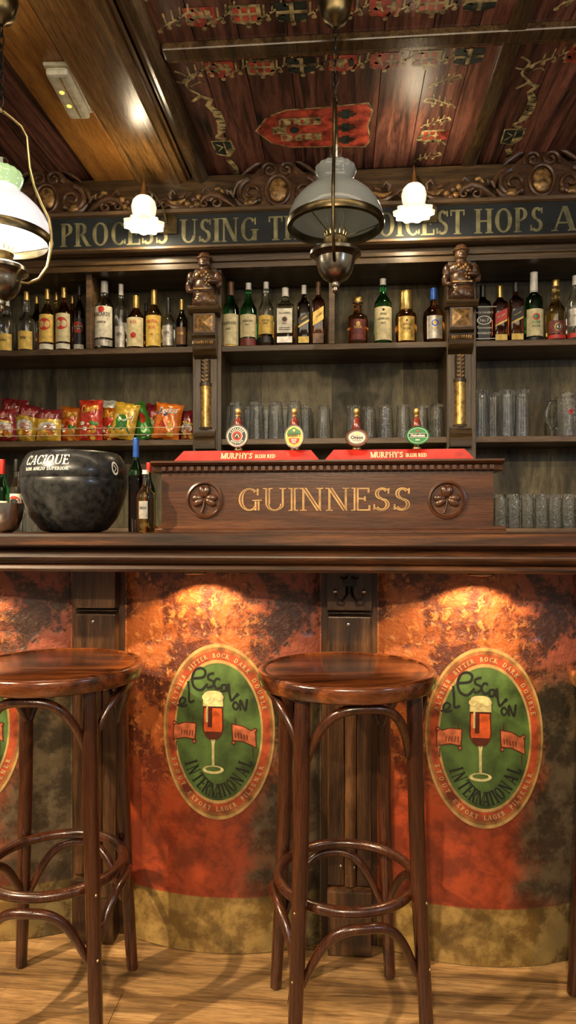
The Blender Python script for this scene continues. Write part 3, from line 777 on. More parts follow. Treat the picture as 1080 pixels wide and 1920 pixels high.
# ================================================================ DRAUGHT BOX on the bar
YF = 1.80; S_ = SC(600, YF)
xb0, xb1 = PX(303, YF), PX(925, YF); hb = (1000 - 864) / S_
bx = thing('draught_font_box', 'long carved wooden box on the bar lettered GUINNESS, between two clover roundels', 'bar box', ((xb0 + xb1) / 2, YF, CT + .001))
hw = (xb1 - xb0) / 2; zt = PZ(600, 864, YF) - CT
zb = .018
b = MB(); b.box(-hw, hw, 0, .24, zb, zt - .030, 'mahogany'); b.build('body', bx)
b = MB(); b.prism([(-.014, 0), (-.014, .008), (-.008, .011), (-.004, .017), (.0, .018), (.24, .018), (.24, 0)], -hw - .022, hw + .030, 'mahogany', 'yz'); b.build('base_moulding', bx)
b = MB(); b.prism([(.0, zt - .030), (-.008, zt - .028), (-.010, zt - .014), (-.022, zt - .012), (-.030, zt - .006), (-.030, zt - .001), (.25, zt - .001), (.25, zt - .030)], -hw - .022, hw + .022, 'mahogany', 'yz'); b.build('cornice', bx)
n = 46
for i in range(n):
    x_ = -hw + .004 + (2 * hw - .016) * i / (n - 1)
    b = MB(); b.box(x_, x_ + .011, -.0165, -.0075, zt - .0265, zt - .0145, 'mahogany', .001); b.build('dentil', bx)
D = Draw(); hl = .060; zl = (zb + zt - .030) / 2 - .031
wtot = sum(gw(c) + .05 for c in 'GUINNESS'); ws = (PX(775, YF) - PX(445, YF)) / (wtot * hl)
xt = PX(608, YF) - bx.location.x
D.text('GUINNESS', xt, zl, hl, 'gold_paint', 1, 'c', T=.16, t=.06, wscale=ws); REF = (.16, .06); D.text('GUINNESS', xt, zl, hl, 'letter_dark', 2, 'c', T=.06, t=.008, wscale=ws); REF = None
b = MB(); b.keep = True; b.decal(D, lambda x, z, l: (x, -.0006 * l - .0004, z), 1.0); b.build('gilt_lettering', bx)
for pxx in (384, 838):
    xc = PX(pxx, YF) - bx.location.x; zc = PZ(pxx, 938, YF) - CT
    b = MB(); b.lathe([(.0001, .003), (.040, .003), (.0405, -.001), (.044, -.006), (.049, -.004), (.050, .003)], 'mahogany', 40, xc, -.0015, zc, axis='y')
    ro = b.build('roundel', bx, sharp=.9)
    b = MB()
    for a in (90, 195, -15):
        for s_ in (-1, 1):
            aa = R(a + s_ * 17); c = (xc + .019 * math.cos(aa), -.003, zc + .004 + .019 * math.sin(aa))
            b.ball(c, .0165, .007, .010, 'mahogany', 16, 8, rot=Matrix.Rotation(-aa, 4, 'Y'))
    b.tube([(xc, -.004, zc), (xc - .002, -.005, zc - .018), (xc - .008, -.004, zc - .034)], [.003, .003, .004], 'mahogany', 8)
    b.build('carved_clover', ro)

# red sloping tap covers on the box
ztop = CT + zt + .0005
for k, (x0p, x1p, y0p) in enumerate(((327, 598, 843), (610, 889, 842))):
    x0, x1 = PX(x0p, YF + .03), PX(x1p, YF + .03); cxx = (x0 + x1) / 2; w2 = (x1 - x0) / 2
    cv = thing('tap_cover', '', 'tap cover', (cxx, YF + .03, ztop), 0, 'red tap covers on the box')
    cv['label'] = ['red sloping cover on the box, the left one of the two, lettered MURPHYS IRISH RED', 'red sloping cover on the box, the right one of the two, lettered MURPHYS IRISH RED'][k]
    b = MB(); h = .033
    v = [(-w2, 0, 0), (w2, 0, 0), (w2, .10, 0), (-w2, .10, 0), (-w2, 0, .006), (w2, 0, .006), (w2, .10, .006), (-w2, .10, .006), (-w2 + .022, .016, h), (w2 - .022, .016, h), (w2 - .022, .085, h), (-w2 + .022, .085, h)]
    b.add(v, [(0, 3, 2, 1), (0, 1, 5, 4), (1, 2, 6, 5), (2, 3, 7, 6), (3, 0, 4, 7), (4, 5, 9, 8), (5, 6, 10, 9), (6, 7, 11, 10), (7, 4, 8, 11), (8, 9, 10, 11)], 'red_lacquer'); b.build('cover', cv)
    D = Draw(); xs = PX(440 if k == 0 else 727, YF) - cxx
    D.text("MURPHY'S", xs, .004, .0185, 'cream_print', 1, 'c', T=.2, t=.11, wscale=.82, gap=.02); D.text('IRISH RED', xs + .077, .0055, .0120, 'cream_print', 1, 'c', T=.2, t=.11, wscale=.80, gap=.04)
    nrm = Vector((0, -.027, .016)).normalized(); 
    b = MB(); b.keep = True; b.decal(D, lambda x, s, l: tuple(Vector((x, .016 * s / .0314, .006 + .027 * s / .0314)) + nrm * .0006 * l), 1.0); b.build('lettering', cv)
# four beer taps: pillar behind the cover, badge, tall handle
def tap(pxx, pyb, rx, ry, face, label, draw, tophandle):
    Yt = YF + .045
    xc = PX(pxx, Yt); s_ = SC(pxx, Yt)
    t = thing('beer_tap', label, 'beer tap', (xc, Yt, ztop), 0, 'beer taps on the box')
    zc = PZ(pxx, pyb, Yt - .02) - ztop
    b = MB(); b.lathe([(.0001, .034), (.012, .034), (.012, .038), (.007, .042), (.007, zc - ry * .6)], 'brass', 20, cy=.012); b.build('tap_body', t)
    b = MB(); b.tube([(0, -.002, zc), (0, .006, zc + .02)], .006, 'brass', 10)
    z0 = zc + ry * .75; z1 = PZ(pxx, 782, Yt) - ztop
    b.lathe([(.0001, z0 - .012), (.009, z0 - .010), (.0105, z0), (.0125, z0 + (z1 - z0) * .25), (.010, z0 + (z1 - z0) * .7), (.0055, z1), (.0001, z1 + .0005)], 'handle_red', 20, cy=.008)
    h_ = b.build('handle', t)
    b = MB(); b.lathe([(.0001, z1 + .001), (.0065, z1 + .002), (.006, z1 + .005), (.004, z1 + .007), (.0075, z1 + .012), (.0085, z1 + .017), (.006, z1 + .023), (.0001, z1 + .025)], 'gilt', 18, cy=.008); b.build('finial', h_)
    b = MB(); n_ = 36
    prof = [(.0001, 1.0, -.0035), (.88, 1, -.0035), (.97, 1, -.006), (1, 1, -.003), (1, 1, .004), (.0001, 1, .004)]
    vs_ = []; fs = []
    for r_, _, yy in prof:
        for i in range(n_): a = 2 * PI * i / n_; vs_.append((rx * r_ * math.cos(a), yy - .012, zc + ry * r_ * math.sin(a)))
    for j in range(len(prof) - 1):
        for i in range(n_): fs.append((j * n_ + i, j * n_ + (i + 1) % n_, (j + 1) * n_ + (i + 1) % n_, (j + 1) * n_ + i))
    b.add(vs_, fs, face, True); bd = b.build('badge', t, sharp=.5)
    D = Draw(); draw(D); b = MB(); b.keep = True
    b.decal(D, lambda x, z, l: (x, -.0158 - .0004 * l, zc + z), 1.0); b.build('badge_print', bd)
def d1(D):
    D.ell(0, 0, .0235, .0235, 'label_black', 1, 32); D.ell(0, 0, .0150, .0150, 'white_print', 2, 28); D.ell(0, 0, .0135, .0135, 'label_red', 3, 28); D.ell(0, 0, .008, .008, 'label_black', 4, 20)
    D.stroke([(-.005, -.003), (0, .005), (.004, 0), (.005, -.005)], .0022, 'cream_print', 5, 3)
    D.arc('PAULANER', 0, 0, .0168, .0168, 155, 25, .0050, 'white_print', 3, T=.2, t=.14); D.arc('MUNCHEN', 0, 0, .0215, .0215, 215, 325, .0048, 'white_print', 3, inward=True, T=.2, t=.14)
def d2(D):
    D.ell(0, 0, .0225, .0275, 'label_yellow', 1, 32); D.poly([(-.0195, .005), (.0195, .005), (.016, .016), (0, .025), (-.016, .016)], 'label_green', 2)
    D.text("MURPHY'S", 0, -.0005, .0072, 'ink', 3, 'c', T=.22, t=.14, wscale=.8); D.poly([(-.015, -.005), (.015, -.005), (.012, -.016), (0, -.022), (-.012, -.016)], 'label_red', 2)
    D.text('IRISH', 0, -.0115, .0045, 'white_print', 3, 'c', T=.22, t=.14); D.text('RED', 0, -.0175, .0045, 'white_print', 3, 'c', T=.22, t=.14)
    for a in range(5): D.poly([(0, .016), (.004 * math.cos(R(90 + 72 * a - 36)) * .5, .016 + .002 * math.sin(R(90 + 72 * a - 36))), (.0045 * math.cos(R(90 + 72 * a)), .016 + .0045 * math.sin(R(90 + 72 * a))), (.002 * math.cos(R(90 + 72 * a + 36)), .016 + .002 * math.sin(R(90 + 72 * a + 36)))], 'cap_gold', 3)
def d3(D):
    D.ell(0, 0, .0275, .0215, 'label_maroon', 1, 32, inner=.92); D.ell(0, 0, .0235, .0175, 'label_black', 1, 32); D.ell(0, 0, .0225, .0165, 'badge_grey', 2, 32)
    D.font('Orson', 0, -.004, .0125, 'ink', 3, 'CENTER', bold=.0004); D.rect(-.012, .012, -.0085, -.0075, 'ink', 3); D.ell(0, .0105, .006, .003, 'cap_gold', 3, 14)
def d4(D):
    D.ell(0, 0, .0262, .0202, 'badge_green', 1, 32); D.ell(0, 0, .0265, .0205, 'white_print', 1.5, 32, inner=.965); D.rect(-.0225, .0225, -.0045, .0050, 'ink', 2); D.rect(-.0225, .0225, -.0052, -.0045, 'white_print', 2); D.rect(-.0225, .0225, .0050, .0057, 'white_print', 2)
    D.font('Heineken', 0, -.0030, .0098, 'white_print', 3, 'CENTER', bold=.0003); D.text('BEER', 0, -.0135, .004, 'white_print', 2, 'c', T=.2, t=.14)
    for a in range(5):
        q = lambda r_, d: (r_ * math.cos(R(90 + 72 * a + d)), .0115 + r_ * math.sin(R(90 + 72 * a + d)))
        D.poly([(0, .0115), q(.0019, -36), q(.0048, 0), q(.0019, 36)], 'label_red', 3)
tap(446, 817, .0305, .0305, 'badge_grey', 'beer tap with a round grey badge, leftmost of the four taps', d1, 0)
tap(552, 818, .0265, .0320, 'badge_grey', 'beer tap with a pear shaped yellow and red badge', d2, 0)
tap(669, 820, .0305, .0240, 'cap_brown', 'beer tap with an oval silver badge ringed in maroon', d3, 0)
tap(782, 816, .0305, .0245, 'badge_green', 'beer tap with an oval green badge, rightmost of the four taps', d4, 0)

# ================================================================ ON THE BAR, left
Yp = 1.93; s_ = SC(140, Yp)
pot = thing('ice_pot', 'large round black pot lettered CACIQUE on the bar', 'pot', (PX(140, Yp), Yp, CT + .001))
def zz(py): return (PZ(140, 998, Yp) - PZ(140, py, Yp)) * -1
prof_px = [(.0001, 999), (46, 999), (60, 994), (78, 972), (91, 940), (97, 915), (98, 903), (97.3, 901.5), (97.3, 899), (98, 898), (96, 880), (91, 866), (84, 855), (79, 851.5), (74, 850.5), (70, 851.5), (66, 856), (.0001, 858)]
prof = [(r / s_, max(.0, zz(p))) for r, p in prof_px]
b = MB(); b.lathe(prof, 'pot_black', 64); b.build('body', pot, sharp=.9)
def pr_r(z):
    q = [p for p in prof[1:14]]
    for (r0, z0), (r1, z1) in zip(q, q[1:]):
        if z0 <= z <= z1 and z1 > z0: return r0 + (r1 - r0) * (z - z0) / (z1 - z0)
    return q[-1][0]
D = Draw(); D.text('CACIQUE', 0, zz(879), .0265, 'white_print', 1, 'c', T=.19, t=.08, slant=.12, wscale=1.0); D.text('RON AÑEJO SUPERIOR'.replace('Ñ', 'N'), .003, zz(889), .0088, 'white_print', 1, 'c', T=.2, t=.12, wscale=1.15)
b = MB(); b.keep = True; a0 = R(-90 - 11)
b.decal(D, lambda x, z, l: ((pr_r(z) + .0012) * math.cos(a0 + x / (96 / s_)), (pr_r(z) + .0012) * math.sin(a0 + x / (96 / s_)), z), 1.0); b.build('lettering', pot)
D = Draw(); D.ell(0, zz(882), .013, .019, 'white_print', 1, 24, 1, .7); D.stroke([(-.004, zz(876)), (.004, zz(882)), (-.004, zz(888))], .003, 'white_print', 1)
b = MB(); b.keep = True; a1_ = R(-90 + 68)
b.decal(D, lambda x, z, l: ((pr_r(z) + .0014) * math.cos(a1_ + x / (96 / s_)), (pr_r(z) + .0014) * math.sin(a1_ + x / (96 / s_)), z), 1.0); b.build('side_emblem', pot)
b = MB(); b.lathe([(.0001, 0), (.010, 0), (.010, .004), (.0085, .006), (.0145, .012), (.015, .018), (.011, .023), (.0001, .024)], 'glass_clear', 20); k_ = b.build('stopper', pot); k_.location = (-.022, 0, zz(857))

Yw = 1.76
bw = thing('steel_bowl', 'polished metal bowl at the left edge of the bar', 'bowl', (PX(5, Yw), Yw, CT + .001))
s_ = SC(8, Yw); b = MB(); b.lathe([(.0001, 0), (18 / s_, 0), (27 / s_, 8 / s_), (34 / s_, 24 / s_), (37 / s_, 44 / s_), (38.5 / s_, 55 / s_), (36.5 / s_, 55 / s_), (34 / s_, 40 / s_), (25 / s_, 12 / s_), (.0001, 6 / s_)], 'steel', 48); b.build('bowl', bw, sharp=1.2)
# ================================================================ BACK BAR
YS, YBK = 3.12, 3.40
bb = thing('back_bar', 'tall dark wooden back bar with shelves, carved pilasters and a painted frieze board', 'back bar', (0, 3.4, 0))
def yy_(Y): return Y - 3.4
XL, XR = -2.15, 2.05
z_up = PZ(540, 646, YS); z_up0 = PZ(540, 657, YS)
z_lo = PZ(540, 822, YS); z_lo0 = PZ(540, 833, YS)
z_op = PZ(540, 490, YS)           # top of the openings
z_wt = 1.105
b = MB()
for i in range(12):
    xa_ = XL + (XR - XL) * i / 12; b.box(xa_ + .0006, xa_ + (XR - XL) / 12 - .0006, yy_(YBK), yy_(YBK) + .018, .9, 2.75, 'oak_back')
b.build('back_panel', bb)
for nm, z0, z1 in (('shelf', z_up0, z_up), ('shelf', z_lo0, z_lo)):
    b = MB(); b.box(XL, XR, yy_(YS), yy_(YBK) - .001, z0, z1, 'shelf_wood', .003); b.build(nm, bb)
b = MB(); b.box(XL, XR, yy_(3.00), yy_(YBK) - .001, z_wt - .03, z_wt, 'shelf_wood', .004); b.box(XL, XR, yy_(3.03), yy_(3.06), .0, z_wt - .031, 'oak_dark'); b.build('worktop', bb)
b = MB(); b.box(XL, XR, yy_(YS) + .004, yy_(YBK) - .001, z_op, z_op + .02, 'oak_dark'); b.build('top_board', bb)
pxc = (386, 866); XC = [PX(p, YS - .05) for p in pxc]
# dividers in the upper row
for px_, m in ((166, 'shelf_wood'), (622, 'shelf_wood')):
    x_ = PX(px_, YS); b = MB(); b.box(x_ - .013, x_ + .013, yy_(YS) + .002, yy_(YBK) - .001, z_up + .0005, z_op - .0005, m, .002); b.build('divider', bb)
for pa, pb in ((361, 415), (838, 893)):
    b = MB(); b.box(PX(pa, YS - .012), PX(pb, YS - .012), yy_(YS) - .012, yy_(YBK) - .002, z_wt + .0005, z_op - .001, 'oak_dark_v', .004); b.build('upright', bb)
for x_ in (XL, XR): b = MB(); b.box(x_ - .03, x_, yy_(YS), yy_(YBK), 0, 2.6, 'oak_dark_v'); b.build('side_panel', bb)
# header: boards, gold edged mouldings and the painted sign board
q = lambda py: PZ(540, py, 3.06)
YH = 3.055
b = MB(); b.prism([(yy_(YH) + .035, q(494)), (yy_(YH) + .035, q(484)), (yy_(YH) + .028, q(482)), (yy_(YH) + .028, q(476)), (yy_(YH) + .05, q(475)), (yy_(YH) + .05, q(466)), (yy_(YH) + .3, q(466)), (yy_(YH) + .3, q(494))], XL, XR, 'oak_dark', 'yz'); b.build('lower_rail', bb)
b = MB(); b.prism([(yy_(YH), q(464)), (yy_(YH) - .012, q(461)), (yy_(YH) - .012, q(457)), (yy_(YH), q(455)), (yy_(YH) + .05, q(455)), (yy_(YH) + .05, q(464))], XL, XR, 'shelf_wood', 'yz'); b.build('frieze_moulding', bb)
b = MB(); b.box(XL, XR, yy_(YH) + .003, yy_(YH) + .05, q(455) + .0005, q(396), 'navy_board'); sb = b.build('sign_board', bb)
b = MB(); b.prism([(yy_(YH), q(396)), (yy_(YH) - .014, q(394)), (yy_(YH) - .020, q(389)), (yy_(YH) - .014, q(387)), (yy_(YH) + .05, q(387)), (yy_(YH) + .05, q(396))], XL, XR, 'shelf_wood', 'yz'); b.build('frieze_moulding', bb)
b = MB(); b.box(XL, XR, yy_(YH) + .06, yy_(YH) + .09, q(466) + .001, 2.72, 'oak_dark'); b.build('header_board', bb)
sb['label'] = 'dark sign board painted PROCESS USING THE CHOICEST HOPS AN in olive capitals'
Yt = YH
hL = q(405) - q(450)
def fit(st, x0, x1):
    tot = sum(gw(c) + .05 for c in st) * hL; return (x1 - x0) / tot
b0 = q(450)
for st_, a, c_ in (('PROCESS', 113, 318), ('USING', 338, 486), ('THE', 503, 594), ('CHOICEST', 642, 874), ('HOPS', 890, 1022), ('AND', 1036, 1180)):
    x0, x1 = PX(a, Yt), PX(c_, Yt); D = Draw(); D.text(st_, x0, b0, hL, 'olive_letter', 1, 'l', T=.19, t=.07, wscale=fit(st_, x0, x1))
    b = MB(); b.keep = True; b.decal(D, lambda x, z, l: (x, yy_(YH) + .0026 - .0004 * l, z), 1.0); b.build('painted_word', sb)

# carved pilasters
def pilaster(xc, k):
    f = lambda py: PZ(386, py, 3.06)
    y0 = yy_(YS) - .013
    b = MB(); b.box(xc - .056, xc + .046, y0 - .012, y0, f(842), f(494), 'oak_dark_v', .003); p = b.build('pilaster', bb)
    b = MB(); b.prism([(y0 - .013, f(576)), (y0 - .075, f(576)), (y0 - .082, f(579)), (y0 - .078, f(583)), (y0 - .066, f(588)), (y0 - .013, f(588))], xc - .075, xc + .066, 'oak_dark', 'yz')
    b.box(xc - .055, xc + .045, y0 - .060, y0 - .0125, f(626), f(588) - .0005, 'carved_wood', .003)
    b.prism([(y0 - .013, f(626)), (y0 - .068, f(627)), (y0 - .070, f(631)), (y0 - .058, f(636)), (y0 - .056, f(640)), (y0 - .064, f(646)), (y0 - .058, f(655)), (y0 - .04, f(664)), (y0 - .013, f(670))], xc - .058, xc + .048, 'oak_dark', 'yz')
    cp = b.build('capital', p)
    zc = (f(626) + f(588)) / 2; hz = (f(588) - f(626)) / 2 * .8; b = MB()
    cxx = xc - .005
    b.add([(cxx - .040, y0 - .0605, zc - hz), (cxx + .040, y0 - .0605, zc - hz), (cxx + .040, y0 - .0605, zc + hz), (cxx - .040, y0 - .0605, zc + hz), (cxx, y0 - .071, zc)], [(0, 1, 4), (1, 2, 4), (2, 3, 4), (3, 0, 4)], 'gilt_wood'); b.build('diamond_boss', cp)
    b = MB()
    for i in range(9): b.ball((cxx - .040 + .010 * i, y0 - .065, f(644)), .0055, .006, .010, 'gilt_wood', 8, 6)
    b.build('gadroon', cp)
    b = MB(); b.lathe([(.0245, f(800)), (.025, f(722))], 'gilt', 20, cx=cxx, cy=y0 - .014); b.lathe([(.028, f(722)), (.028, f(716))], 'oak_dark_v', 20, cx=cxx, cy=y0 - .014); b.lathe([(.028, f(805)), (.030, f(800))], 'oak_dark_v', 20, cx=cxx, cy=y0 - .014)
    b.lathe([(.022, f(716)), (.023, f(672))], 'oak_dark_v', 20, cx=cxx, cy=y0 - .014); sh = b.build('half_column', p)
    b = MB()
    for i in range(6):
        z = f(712) + (f(675) - f(712)) * i / 5
        for s_ in (-1, 1): b.ball((cxx + s_ * .009, y0 - .037, z), .010, .004, .0045, 'gilt_wood', 8, 6, rot=Matrix.Rotation(s_ * -.7, 4, 'Y'))
    b.build('leaf_carving', sh)
    b = MB(); b.prism([(y0 - .0125, f(841)), (y0 - .048, f(841)), (y0 - .050, f(828)), (y0 - .046, f(824)), (y0 - .052, f(818)), (y0 - .046, f(812)), (y0 - .036, f(808)), (y0 - .034, f(804)), (y0 - .0125, f(804))], xc - .052, xc + .042, 'oak_dark', 'yz'); b.build('pilaster_base', p)
    # carved half figure standing on the capital: one skin with modelled face, arms and coat
    b = MB(); z0 = f(576); H_ = f(474) - z0; yc = y0 - .045
    def e(x, y, z, a, c_, d, m='carved_wood', rot=None): b.ball((cxx + 1.15 * x * H_, yc + y * H_, z0 + z * H_), 1.12 * a * H_, c_ * H_, d * H_, m, 16, 10, rot)
    e(0, 0, .14, .21, .16, .20); e(0, 0, .36, .18, .14, .20); e(0, 0, .55, .20, .13, .16); e(0, 0, .70, .08, .08, .08)
    e(0, -.01, .81, .10, .10, .115); e(0, -.10, .80, .022, .03, .03); e(-.035, -.095, .83, .018, .012, .012); e(.035, -.095, .83, .018, .012, .012); e(0, -.095, .755, .05, .02, .018)
    e(0, 0, .90, .14, .13, .035); e(0, 0, .945, .10, .10, .06)
    e(-.22, 0, .52, .07, .08, .14); e(.22, 0, .52, .07, .08, .14); e(-.25, -.04, .36, .055, .06, .12); e(.24, -.06, .40, .06, .06, .10)
    e(-.20, -.12, .26, .05, .06, .05); e(.16, -.15, .42, .10, .06, .05)
    e(-.09, -.02, .08, .11, .15, .12); e(.10, -.02, .08, .11, .15, .12)
    fg = b.build('carved_figure', p); md = fg.modifiers.new('r', 'REMESH'); md.mode = 'VOXEL'; md.voxel_size = .0035; md.use_smooth_shade = True
    b = MB()
    for i in range(6): b.ball((cxx + (-.10 + .04 * i) * H_, yc - .135 * H_, z0 + (.56 + .03 * math.sin(i * 2)) * H_), .025 * H_, .02 * H_, .035 * H_, 'gilt_wood', 8, 6)
    for i in range(7): b.ball((cxx + (.10 + .05 * math.cos(i)) * H_, yc - .17 * H_, z0 + (.42 + .07 * math.sin(i)) * H_), .022 * H_, .02 * H_, .022 * H_, 'gilt_wood', 8, 6)
    b.box(cxx - .17 * H_, cxx + .17 * H_, yc - .155 * H_, yc - .12 * H_, z0 + .285 * H_, z0 + .31 * H_, 'gilt_wood')
    b.build('gilt_trim', p)
for k, x_ in enumerate(XC): pilaster(x_, k)

# carved crests and running scrolls along the top of the frieze
def spiral(cx_, cz_, r0, turns, a0, dr=1, n=34, y=0):
    return [(cx_ + r0 * (1 - .86 * i / n) * math.cos(a0 + dr * 2 * PI * turns * i / n), y - .010 * i / n, cz_ + r0 * (1 - .86 * i / n) * math.sin(a0 + dr * 2 * PI * turns * i / n)) for i in range(n + 1)]
def crest(x, parts=(1, 1)):
    zb_ = q(387) + .001; y0 = yy_(YH) + .028
    b = MB(); W = 'carved_wood'; k = 1.1 / SC(520, YH)
    # cartouche body
    out = [(-62, 0), (-66, 22), (-58, 48), (-40, 62), (-22, 78), (-8, 92), (0, 97), (8, 92), (22, 78), (40, 62), (58, 48), (66, 22), (62, 0)]
    b.prism([(x + a * k, zb_ + c_ * k) for a, c_ in out], y0 - .010, y0 + .012, W, 'xz')
    b.ball((x, y0 - .014, zb_ + 30 * k), 15 * k, .012, 20 * k, 'gilt_wood', 20, 12)
    b.tube([(x + 20 * k * math.cos(a), y0 - .014, zb_ + 30 * k + 25 * k * math.sin(a)) for a in [2 * PI * i / 32 for i in range(32)]], 3.4 * k, W, 8, closed=True)
    for s_ in (-1, 1):
        def tb(pts, r, m=W): b.tube([(x + s_ * a * k, y0 - .012 - d, zb_ + c_ * k) for a, c_, d in pts], [v * k for v in r], m, 8)
        sp = [((p[0]) / 1, p[2], -p[1]) for p in spiral(14, 64, 15, 1.4, R(-30), 1)]
        tb([(a, c_, d) for a, c_, d in sp], [4.5 - 2.5 * i / 34 for i in range(35)])
        tb([(4, 90, 0), (14, 88, 0), (24, 82, 0), (40, 74, .002), (52, 66, .002), (62, 58, 0)], [4, 5, 4.5, 4, 3.5, 2])
        sp = spiral(46, 26, 24, 1.6, R(80), -1); tb([(p[0], p[2], -p[1]) for p in sp], [5 - 3 * i / 34 for i in range(35)])
        tb([(26, 2, 0), (36, -0, .003), (50, 2, .003), (66, 8, 0), (74, 18, 0)], [3, 5, 6, 5, 2], )
        tb([(60, 50, 0), (70, 44, 0), (76, 34, 0), (78, 22, 0)], [3, 4, 4, 2])
        b.ball((x + s_ * 50 * k, y0 - .018, zb_ + 9 * k), 10 * k, 6 * k, 8 * k, 'gilt_wood', 10, 7)
        b.ball((x + s_ * 33 * k, y0 - .018, zb_ + 13 * k), 5 * k, 5 * k, 6 * k, W, 10, 7)
        b.ball((x + s_ * 9 * k, y0 - .018, zb_ + 92 * k), 5 * k, 5 * k, 8 * k, W, 10, 7, rot=Matrix.Rotation(s_ * .6, 4, 'Y'))
    b.ball((x, y0 - .018, zb_ + 96 * k), 6 * k, 6 * k, 10 * k, 'gilt_wood', 10, 7)
    b.build('carved_crest', bb)
    k = 1 / SC(520, YH)
    for s_ in (-1, 1):
        b = MB()
        def tb(pts, r, m=W): b.tube([(x + s_ * a * k, y0 - .012 - d, zb_ + c_ * k) for a, c_, d in pts], [v * k for v in r], m, 8)
        tb([(80, 3, 0), (96, 14, .004), (112, 24, .006), (128, 28, .006), (142, 22, .004), (150, 12, 0)], [2, 5, 6, 6, 5, 3])
        sp = spiral(118, 12, 13, 1.3, R(20), 1); tb([(p[0], p[2], -p[1]) for p in sp], [4 - 2 * i / 34 for i in range(35)])
        sp = spiral(140, 12, 10, 1.2, R(150), -1); tb([(p[0], p[2], -p[1]) for p in sp], [3.6 - 2 * i / 34 for i in range(35)])
        tb([(84, 22, 0), (90, 34, .003), (98, 36, .003), (96, 28, 0)], [2, 4, 4, 2]); tb([(104, 32, 0), (112, 40, .003), (120, 38, .003)], [2, 4.5, 3], 'gilt_wood')
        tb([(130, 36, 0), (140, 42, .003), (144, 34, .003)], [2, 4.5, 3])
        for i, (a, c_) in enumerate(((155, 10), (164, 6), (172, 12), (160, 20), (150, 24))): b.ball((x + s_ * a * k, y0 - .018, zb_ + c_ * k), 7 * k, 6 * k, 6 * k, ('gilt_wood', W)[i % 2], 10, 7)
        tb([(168, 6, 0), (182, 5, .004), (198, 6, .004), (214, 14, .004), (222, 26, 0)], [3, 6, 6, 5, 2], ); tb([(178, 22, 0), (190, 14, .004), (204, 14, .004), (212, 22, 0)], [2, 5, 5, 2], 'gilt_wood')
        tb([(196, 32, 0), (202, 40, .003), (208, 32, .003), (206, 22, 0)], [2, 5, 5, 3]); tb([(176, 36, 0), (182, 28, .003), (190, 26, 0)], [2, 4, 2])
        sp = spiral(232, 14, 12, 1.3, R(180), -1); tb([(p[0], p[2], -p[1]) for p in sp], [4 - 2 * i / 34 for i in range(35)])
        b.build('carved_scroll', bb)
for p_ in (85, 521, 1018): crest(PX(p_, YH))

# thin guard rails in front of the crisp packets
for z_, nm in ((PZ(180, 803, YS), 0), (PZ(180, 816, YS), 0)):
    b = MB(); b.tube([(XL + .001, yy_(YS) + .012, z_), (XC[0] - .079, yy_(YS) + .012, z_ + .003)], .0017, 'wire', 6); b.build('guard_rail', bb)

# ================================================================ LAMPS
def sconce(px_, py_, label):
    Y = 2.93; s = SC(px_, Y); c = P(px_, py_, Y)      # py_ = centre of the globe
    k = 1 / s
    t = thing('wall_sconce', label, 'wall lamp', (c.x, YH - .001, c.z - .02), 0, 'tulip wall lamps on the frieze'); dy = Y - YH
    b = MB(); b.prism([(-24 * k + 42 * k, -16 * k), (8 * k + 42 * k, -16 * k), (8 * k + 42 * k, 14 * k), (0 + 42 * k, 22 * k), (-16 * k + 42 * k, 22 * k), (-24 * k + 42 * k, 14 * k)], -.004, .004, 'brass_dark', 'xz') 
    b.build('wall_plate', t)
    b = MB(); b.tube([(30 * k, -.005, 4 * k), (26 * k, -.04, 30 * k), (14 * k, dy * .6, 48 * k), (5 * k, dy * .85, 52 * k), (0, dy, 46 * k), (0, dy, 30 * k)], [.005, .005, .006, .006, .006, .008], 'brass_dark', 10)
    b.lathe([(.0001, 70 * k), (.003, 66 * k), (.006, 58 * k), (.010, 46 * k), (.016, 38 * k), (.020, 33 * k), (.021, 27 * k), (.0001, 27 * k)], 'brass', 20, cy=dy); b.build('arm', t)
    b = MB(); pr = [(.020, 32 * k), (15 * k, 30 * k), (21 * k, 23 * k), (23.5 * k, 12 * k), (22 * k, 2 * k), (19.5 * k, -6 * k), (21 * k, -10 * k), (29 * k, -15 * k), (36 * k, -17 * k), (35 * k, -24 * k)]
    b.lathe(pr, 'tulip_lit', 60, cy=dy, wob=lambda a, r, z: 1 + (.09 * math.cos(10 * a) if r > 26 * k else 0)); g = b.build('tulip_shade', t)
    b = MB(); b.ball((0, dy, -4 * k), 9 * k, 9 * k, 12 * k, 'bulb_lit', 14, 10); b.build('bulb', t)
    l = lamp('sconce_bulb', 'POINT', (c.x, Y - .0, c.z - .02 - 26 * k), 5, (1, .80, .52), .03)
    l = lamp('sconce_glow', 'POINT', (c.x, Y - .085, c.z + .03), 2.2, (1, .80, .52), .02)
sconce(270, 393, 'lit tulip glass wall lamp on the left of the frieze')
sconce(776, 370, 'lit tulip glass wall lamp right of the grey hanging lamp')

